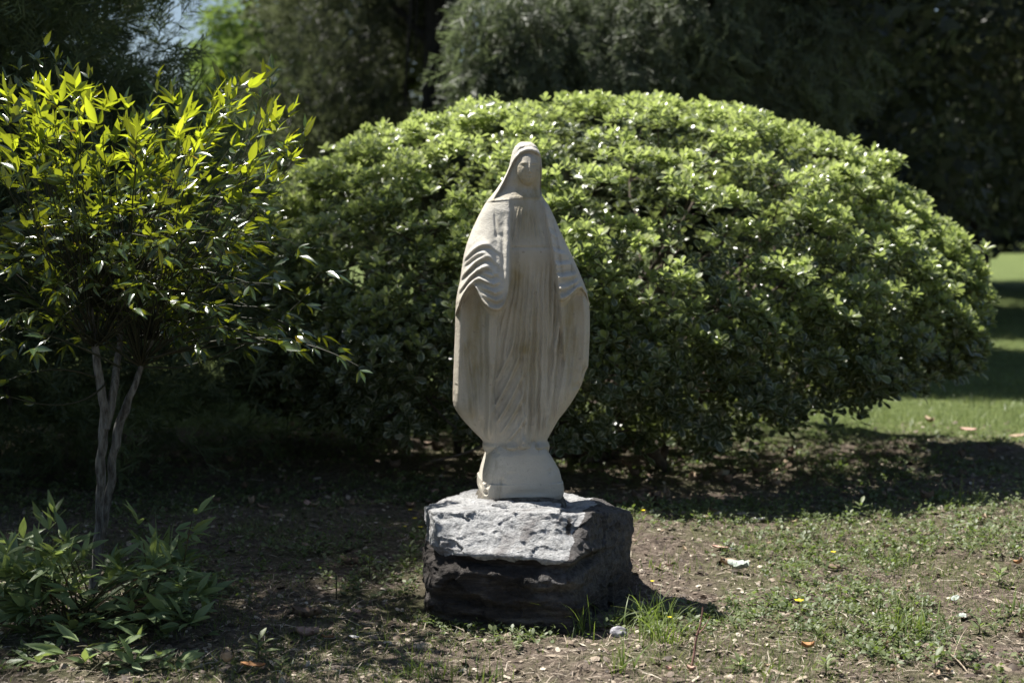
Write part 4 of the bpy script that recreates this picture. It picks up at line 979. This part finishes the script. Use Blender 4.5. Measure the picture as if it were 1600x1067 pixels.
# stones
def stone(px, py, s, mat, label, seed, flat=.35):
    g0 = G(px, py); bm = bmesh.new(); bmesh.ops.create_icosphere(bm, subdivisions=4, radius=.5)
    for v in bm.verts:
        c = v.co; k = 1+.22*float(vn(c.x*3+seed, c.y*3, c.z*3))+.07*float(vn(c.x*11, c.y*11+seed, c.z*11)); v.co = Vector((c.x*k, c.y*k*.75, c.z*k*flat))
    me = bpy.data.meshes.new('stone'); bm.to_mesh(me); bm.free(); me.polygons.foreach_set('use_smooth', [True]*len(me.polygons))
    o = link('stone', me, mat); o.location = (g0[0], g0[1], float(gz(g0[0], g0[1]))+s*flat*.25); o.scale = (s,)*3; tag(o, label, 'stone'); return o
stone(661, 1010, .055, simple('tan_stone', [(.3, (.30, .24, .18)), (.7, (.42, .35, .27))], 20, .8, .3), 'flat rounded tan stone in front of the boulder at its left', 3, .4)
stone(967, 990, .05, simple('grey_stone', [(.3, (.16, .15, .17)), (.7, (.44, .43, .46))], 60, .8, .5), 'small pale grey stone among the grass in front of the boulder', 8, .7)
stone(690, 972, .05, simple('brown_stone', [(.3, (.10, .08, .065)), (.7, (.2, .16, .13))], 30, .9, .5), 'brown lump of soil at the front left foot of the boulder', 5, .5)
stone(1142, 852, .02, bpy.data.materials['grey_stone'], 'tiny pale pebble on bare soil behind the crumpled leaf', 11, .7)
# sticks
stick_mat = simple('reddish_stick', [(.3, (.13, .06, .05)), (.7, (.30, .17, .14))], 60, .8, .4)
pale_stick = simple('pale_stick', [(.3, (.26, .20, .14)), (.7, (.45, .38, .29))], 60, .8, .4)
def stick(paths, mat, label, name='stick'):
    g0 = paths[0][0][0]; e = empty(name, tuple(g0), label, 'stick')
    for i, (pts, rad) in enumerate(paths):
        V, F = tubes([(pts, rad)], 7, .3); local(link('stem' if i == 0 else 'fork', mk('stem', V, F, mat, None, True), None, e), e)
a = P(1073, 1075, 3.66); b = P(1085, 1010, 3.7); c = P(1099, 948, 3.72)
stick([(bez(a, b+np.array([.004, 0, 0]), c, 14)+RNG.normal(size=(14, 3))*.0012, np.linspace(.0042, .002, 14)), (bez(P(1087, 992, 3.7), P(1100, 985, 3.72), P(1110, 962, 3.75), 6), np.linspace(.0022, .0008, 6))], stick_mat, 'thin reddish stick standing at the bottom right of the boulder')
def gp(px, py, h=.008): g0 = G(px, py); g0[2] = float(gz(g0[0], g0[1]))+h; return g0
stick([(bez(gp(1450, 1016, .02), gp(1485, 1028, .03), gp(1512, 1048), 10), np.linspace(.003, .0018, 10)), (bez(gp(1490, 1034, .02), gp(1500, 1020, .05), gp(1510, 1012, .06), 6), np.linspace(.0018, .0008, 6))], pale_stick, 'pale forked twig lying near the bottom right corner')
stick([(bez(gp(1296, 905), gp(1315, 915, .02), gp(1330, 938), 8), np.linspace(.002, .001, 8))], pale_stick, 'short pale twig on the weedy ground at the right')
stick([(bez(gp(666, 943, .01), gp(700, 952, .015), gp(725, 960, .012), 8), np.linspace(.0022, .0012, 8))], pale_stick, 'pale straw at the front left foot of the boulder')
stick([(bez(gp(850, 975, .01), gp(878, 955, .05), gp(905, 972, .01), 8), np.linspace(.0014, .0008, 8))], pale_stick, 'thin arching straw in front of the boulder')
# grass tufts
def tuft(px, py, n, h, spread, label, seed, mat=grass_mat, bright=(.3, .8), w_=.0024, lean=.8, group='grass tufts by the boulder'):
    r = np.random.default_rng(seed); g0 = G(px, py); z = float(gz(g0[0], g0[1]))
    V, F, A = [], [], []
    for q in range(n):
        a = r.random()*6.28; d = np.array([math.cos(a), math.sin(a), 0]); L = h*r.uniform(.4, 1.05); l_ = lean*r.random()
        base = g0+np.array([r.normal()*spread, r.normal()*spread, z-.005]); t = np.linspace(0, 1, 6)[:, None]
        c = base+np.array([0, 0, 1.])*L*(t-.45*l_*t**3)+d*L*l_*t**1.5*1.3
        s = norm(np.cross(d, [0, 0, 1.])+r.normal(size=3)*.4); ww = w_*r.uniform(.6, 1.2)*(1-t**1.6*.92)
        k = len(V)*12; V.append(np.concatenate([np.stack([c-s*ww, c+s*ww], 1).reshape(-1, 3)])); F += [[k+2*i, k+2*i+1, k+2*i+3, k+2*i+2] for i in range(5)]
        A.append(np.full(12, r.uniform(*bright)))
    V = np.concatenate(V)-np.array([g0[0], g0[1], z]); o = link('grass_tuft', mk('grass_tuft', V, F, mat, {'rnd': np.concatenate(A)})); o.location = (g0[0], g0[1], z)
    tag(o, label, 'grass tuft', group)
tuft(912, 985, 20, .16, .026, 'thin upright grass tuft in front of the right front corner of the boulder', 1)
tuft(965, 975, 14, .12, .025, 'sparse dark grass tuft beside the pale grey stone', 2)
tuft(1018, 968, 38, .15, .035, 'leaning grass tuft at the edge of the boulder shadow', 3)
tuft(1035, 1005, 60, .16, .035, 'largest and densest grass tuft, right of the boulder front', 4, bright=(.4, .9))
tuft(972, 1050, 26, .12, .022, 'upright grass tuft at the bottom edge below the pale grey stone', 5)
tuft(1185, 1060, 30, .07, .05, 'low grass tuft at the bottom edge right of the reddish stick', 6)
tuft(1428, 985, 60, .12, .05, 'spreading grass tuft in the middle of the sunlit right ground', 7, bright=(.3, .8))
tuft(1400, 875, 24, .10, .03, 'small grass tuft in the upper right of the sunlit ground', 8)
tuft(690, 1062, 34, .10, .03, 'dark upright grass tuft at the bottom edge below the flat stone', 9, bright=(0, .35))
tuft(765, 1060, 22, .08, .03, 'sparse grass tuft at the bottom edge below the boulder', 10)
tuft(1340, 800, 22, .09, .05, 'grass tuft on the front edge of the bush shadow', 11)
tuft(1500, 785, 34, .13, .06, 'pale tall grass tuft at the shadow edge near the right side', 12, bright=(.5, 1))
tuft(648, 1058, 20, .10, .03, 'short grass tuft left of the dark one at the bottom edge', 13)
tuft(1590, 960, 40, .10, .05, 'green grass tuft at the right edge of the picture', 14)
tuft(1045, 880, 44, .05, .06, 'low mossy grass tuft against the right side of the boulder', 15)
# leafy weeds
WT, WF, WA = leafT([0, .3, .6, .85, 1.], [.03, .16, .2, .1, .01], .25, .2)
wvar = [mk('leaf', WT, WF, weed_mat, {**WA, 'rnd': np.full(len(WT), v)}, True) for v in (.35, .6, .85, 1.)]
def weed(px, py, n, L, h, label, seed, group='leafy weeds on the ground', red=False):
    r = np.random.default_rng(seed); g0 = gp(px, py, 0); e = empty('leafy_weed', tuple(g0), label, 'weed', group)
    ls = []
    for q in range(n):
        a = q*2.4+r.random(); k = q/n; base = np.array([0, 0, h*(.25+.75*k)]); el = .2+.7*k
        d = np.array([math.cos(a)*math.cos(el), math.sin(a)*math.cos(el), math.sin(el)]); R = frames(d[None], np.array([[0, 0, 1.]]))[0]; s = L*r.uniform(.7, 1.1)
        o = link('leaf', wvar[r.integers(4)], None, e); p = base+d*s*.15
        o.matrix_local = Matrix(np.vstack([np.hstack([R*s, p[:, None]]), [0, 0, 0, 1]]).tolist())
    V, F = tubes([(np.array([[0, 0, -.01], [.002, 0, h*.5], [0, .002, h]]), [.0025, .002, .0012])], 5)
    link('stem', mk('stem', V, F, stem_mat), None, e)
weed(403, 1025, 9, .055, .05, 'bright leafy weed at the left edge of the sunlit soil', 1)
weed(440, 1048, 12, .03, .03, 'low weed rosette at the bottom left below the bright leafy weed', 2)
weed(525, 925, 5, .035, .09, 'small upright seedling at the shade edge left of the boulder', 3)
weed(577, 895, 5, .03, .09, 'thin seedling with bright tip beside the boulder left side', 4)
weed(640, 870, 9, .035, .06, 'bright green weed just left of the boulder', 5)
weed(735, 950, 9, .018, .05, 'small round leaved weed at the foot of the boulder', 6)
weed(795, 960, 6, .016, .035, 'tiny round leaved weed at the front of the boulder', 7)
weed(1155, 1052, 12, .035, .03, 'broad leaved weed at the bottom edge right of the stick', 8)
weed(1290, 1050, 14, .035, .04, 'spreading weed at the bottom edge in the right half', 9)
weed(1560, 915, 12, .04, .05, 'dark green weed near the right edge beside the orange leaf', 10)
weed(1530, 985, 9, .035, .03, 'weed with yellow green leaves in front of the pale grey green leaf', 11)
weed(1345, 805, 9, .04, .06, 'light green weed poking up at the front edge of the bush shadow', 12)
weed(1110, 800, 9, .03, .05, 'small weed at the shadow edge right of the boulder top', 13)
weed(1015, 800, 10, .03, .04, 'small weed just behind the right top of the boulder', 14)
weed(1460, 1050, 9, .04, .04, 'broad weed near the bottom right corner under the forked twig', 15)
weed(620, 770, 10, .03, .04, 'weed in dappled light behind the left end of the boulder', 16)
# yellow flowers
fl_mat = simple('yellow_petal', [(.3, (.75, .55, .01)), (.7, (.85, .70, .03))], 80, .6)
def flower(px, py, h, s, label):
    g0 = gp(px, py+h*470*.9, 0); e = empty('yellow_flower', tuple(g0), label, 'flower', 'yellow flowers in the ground cover')
    V, F = tubes([(np.array([[0, 0, -.005], [.003, 0, h*.5], [0, 0, h]]), [.0012, .001, .0009])], 5); link('stem', mk('stem', V, F, stem_mat), None, e)
    T, TF, TA = leafT([0, .5, 1.], [.08, .36, .2], .3, .1); R_ = []
    for k in range(5):
        a = k*2*math.pi/5; d = np.array([math.cos(a), math.sin(a), .45]); R_.append(frames(norm(d)[None], np.array([[0, 0, 1.]]))[0])
    V, F, A = scatter(T, TF, np.repeat([[0, 0, h]], 5, 0).astype(float), np.array(R_), np.full(5, s)); link('petals', mk('petals', V, F, fl_mat), None, e)
flower(1248, 938, .03, .016, 'bright yellow flower beside the white petal on the right')
flower(1302, 850, .03, .011, 'yellow flower in the upper part of the sunlit right ground')
flower(1005, 797, .04, .010, 'yellow flower just behind the right end of the boulder')
flower(648, 802, .04, .011, 'middle yellow flower of those beside the left end of the boulder')
flower(641, 785, .04, .010, 'topmost yellow flower beside the left end of the boulder')
flower(633, 817, .03, .009, 'leftmost low yellow flower beside the boulder')
flower(657, 818, .03, .011, 'low yellow flower touching the left side of the boulder')
flower(1019, 893, .03, .008, 'yellow flower against the right side of the boulder')
flower(1046, 961, .03, .008, 'tiny yellow flower in the grass in front of the boulder shadow')
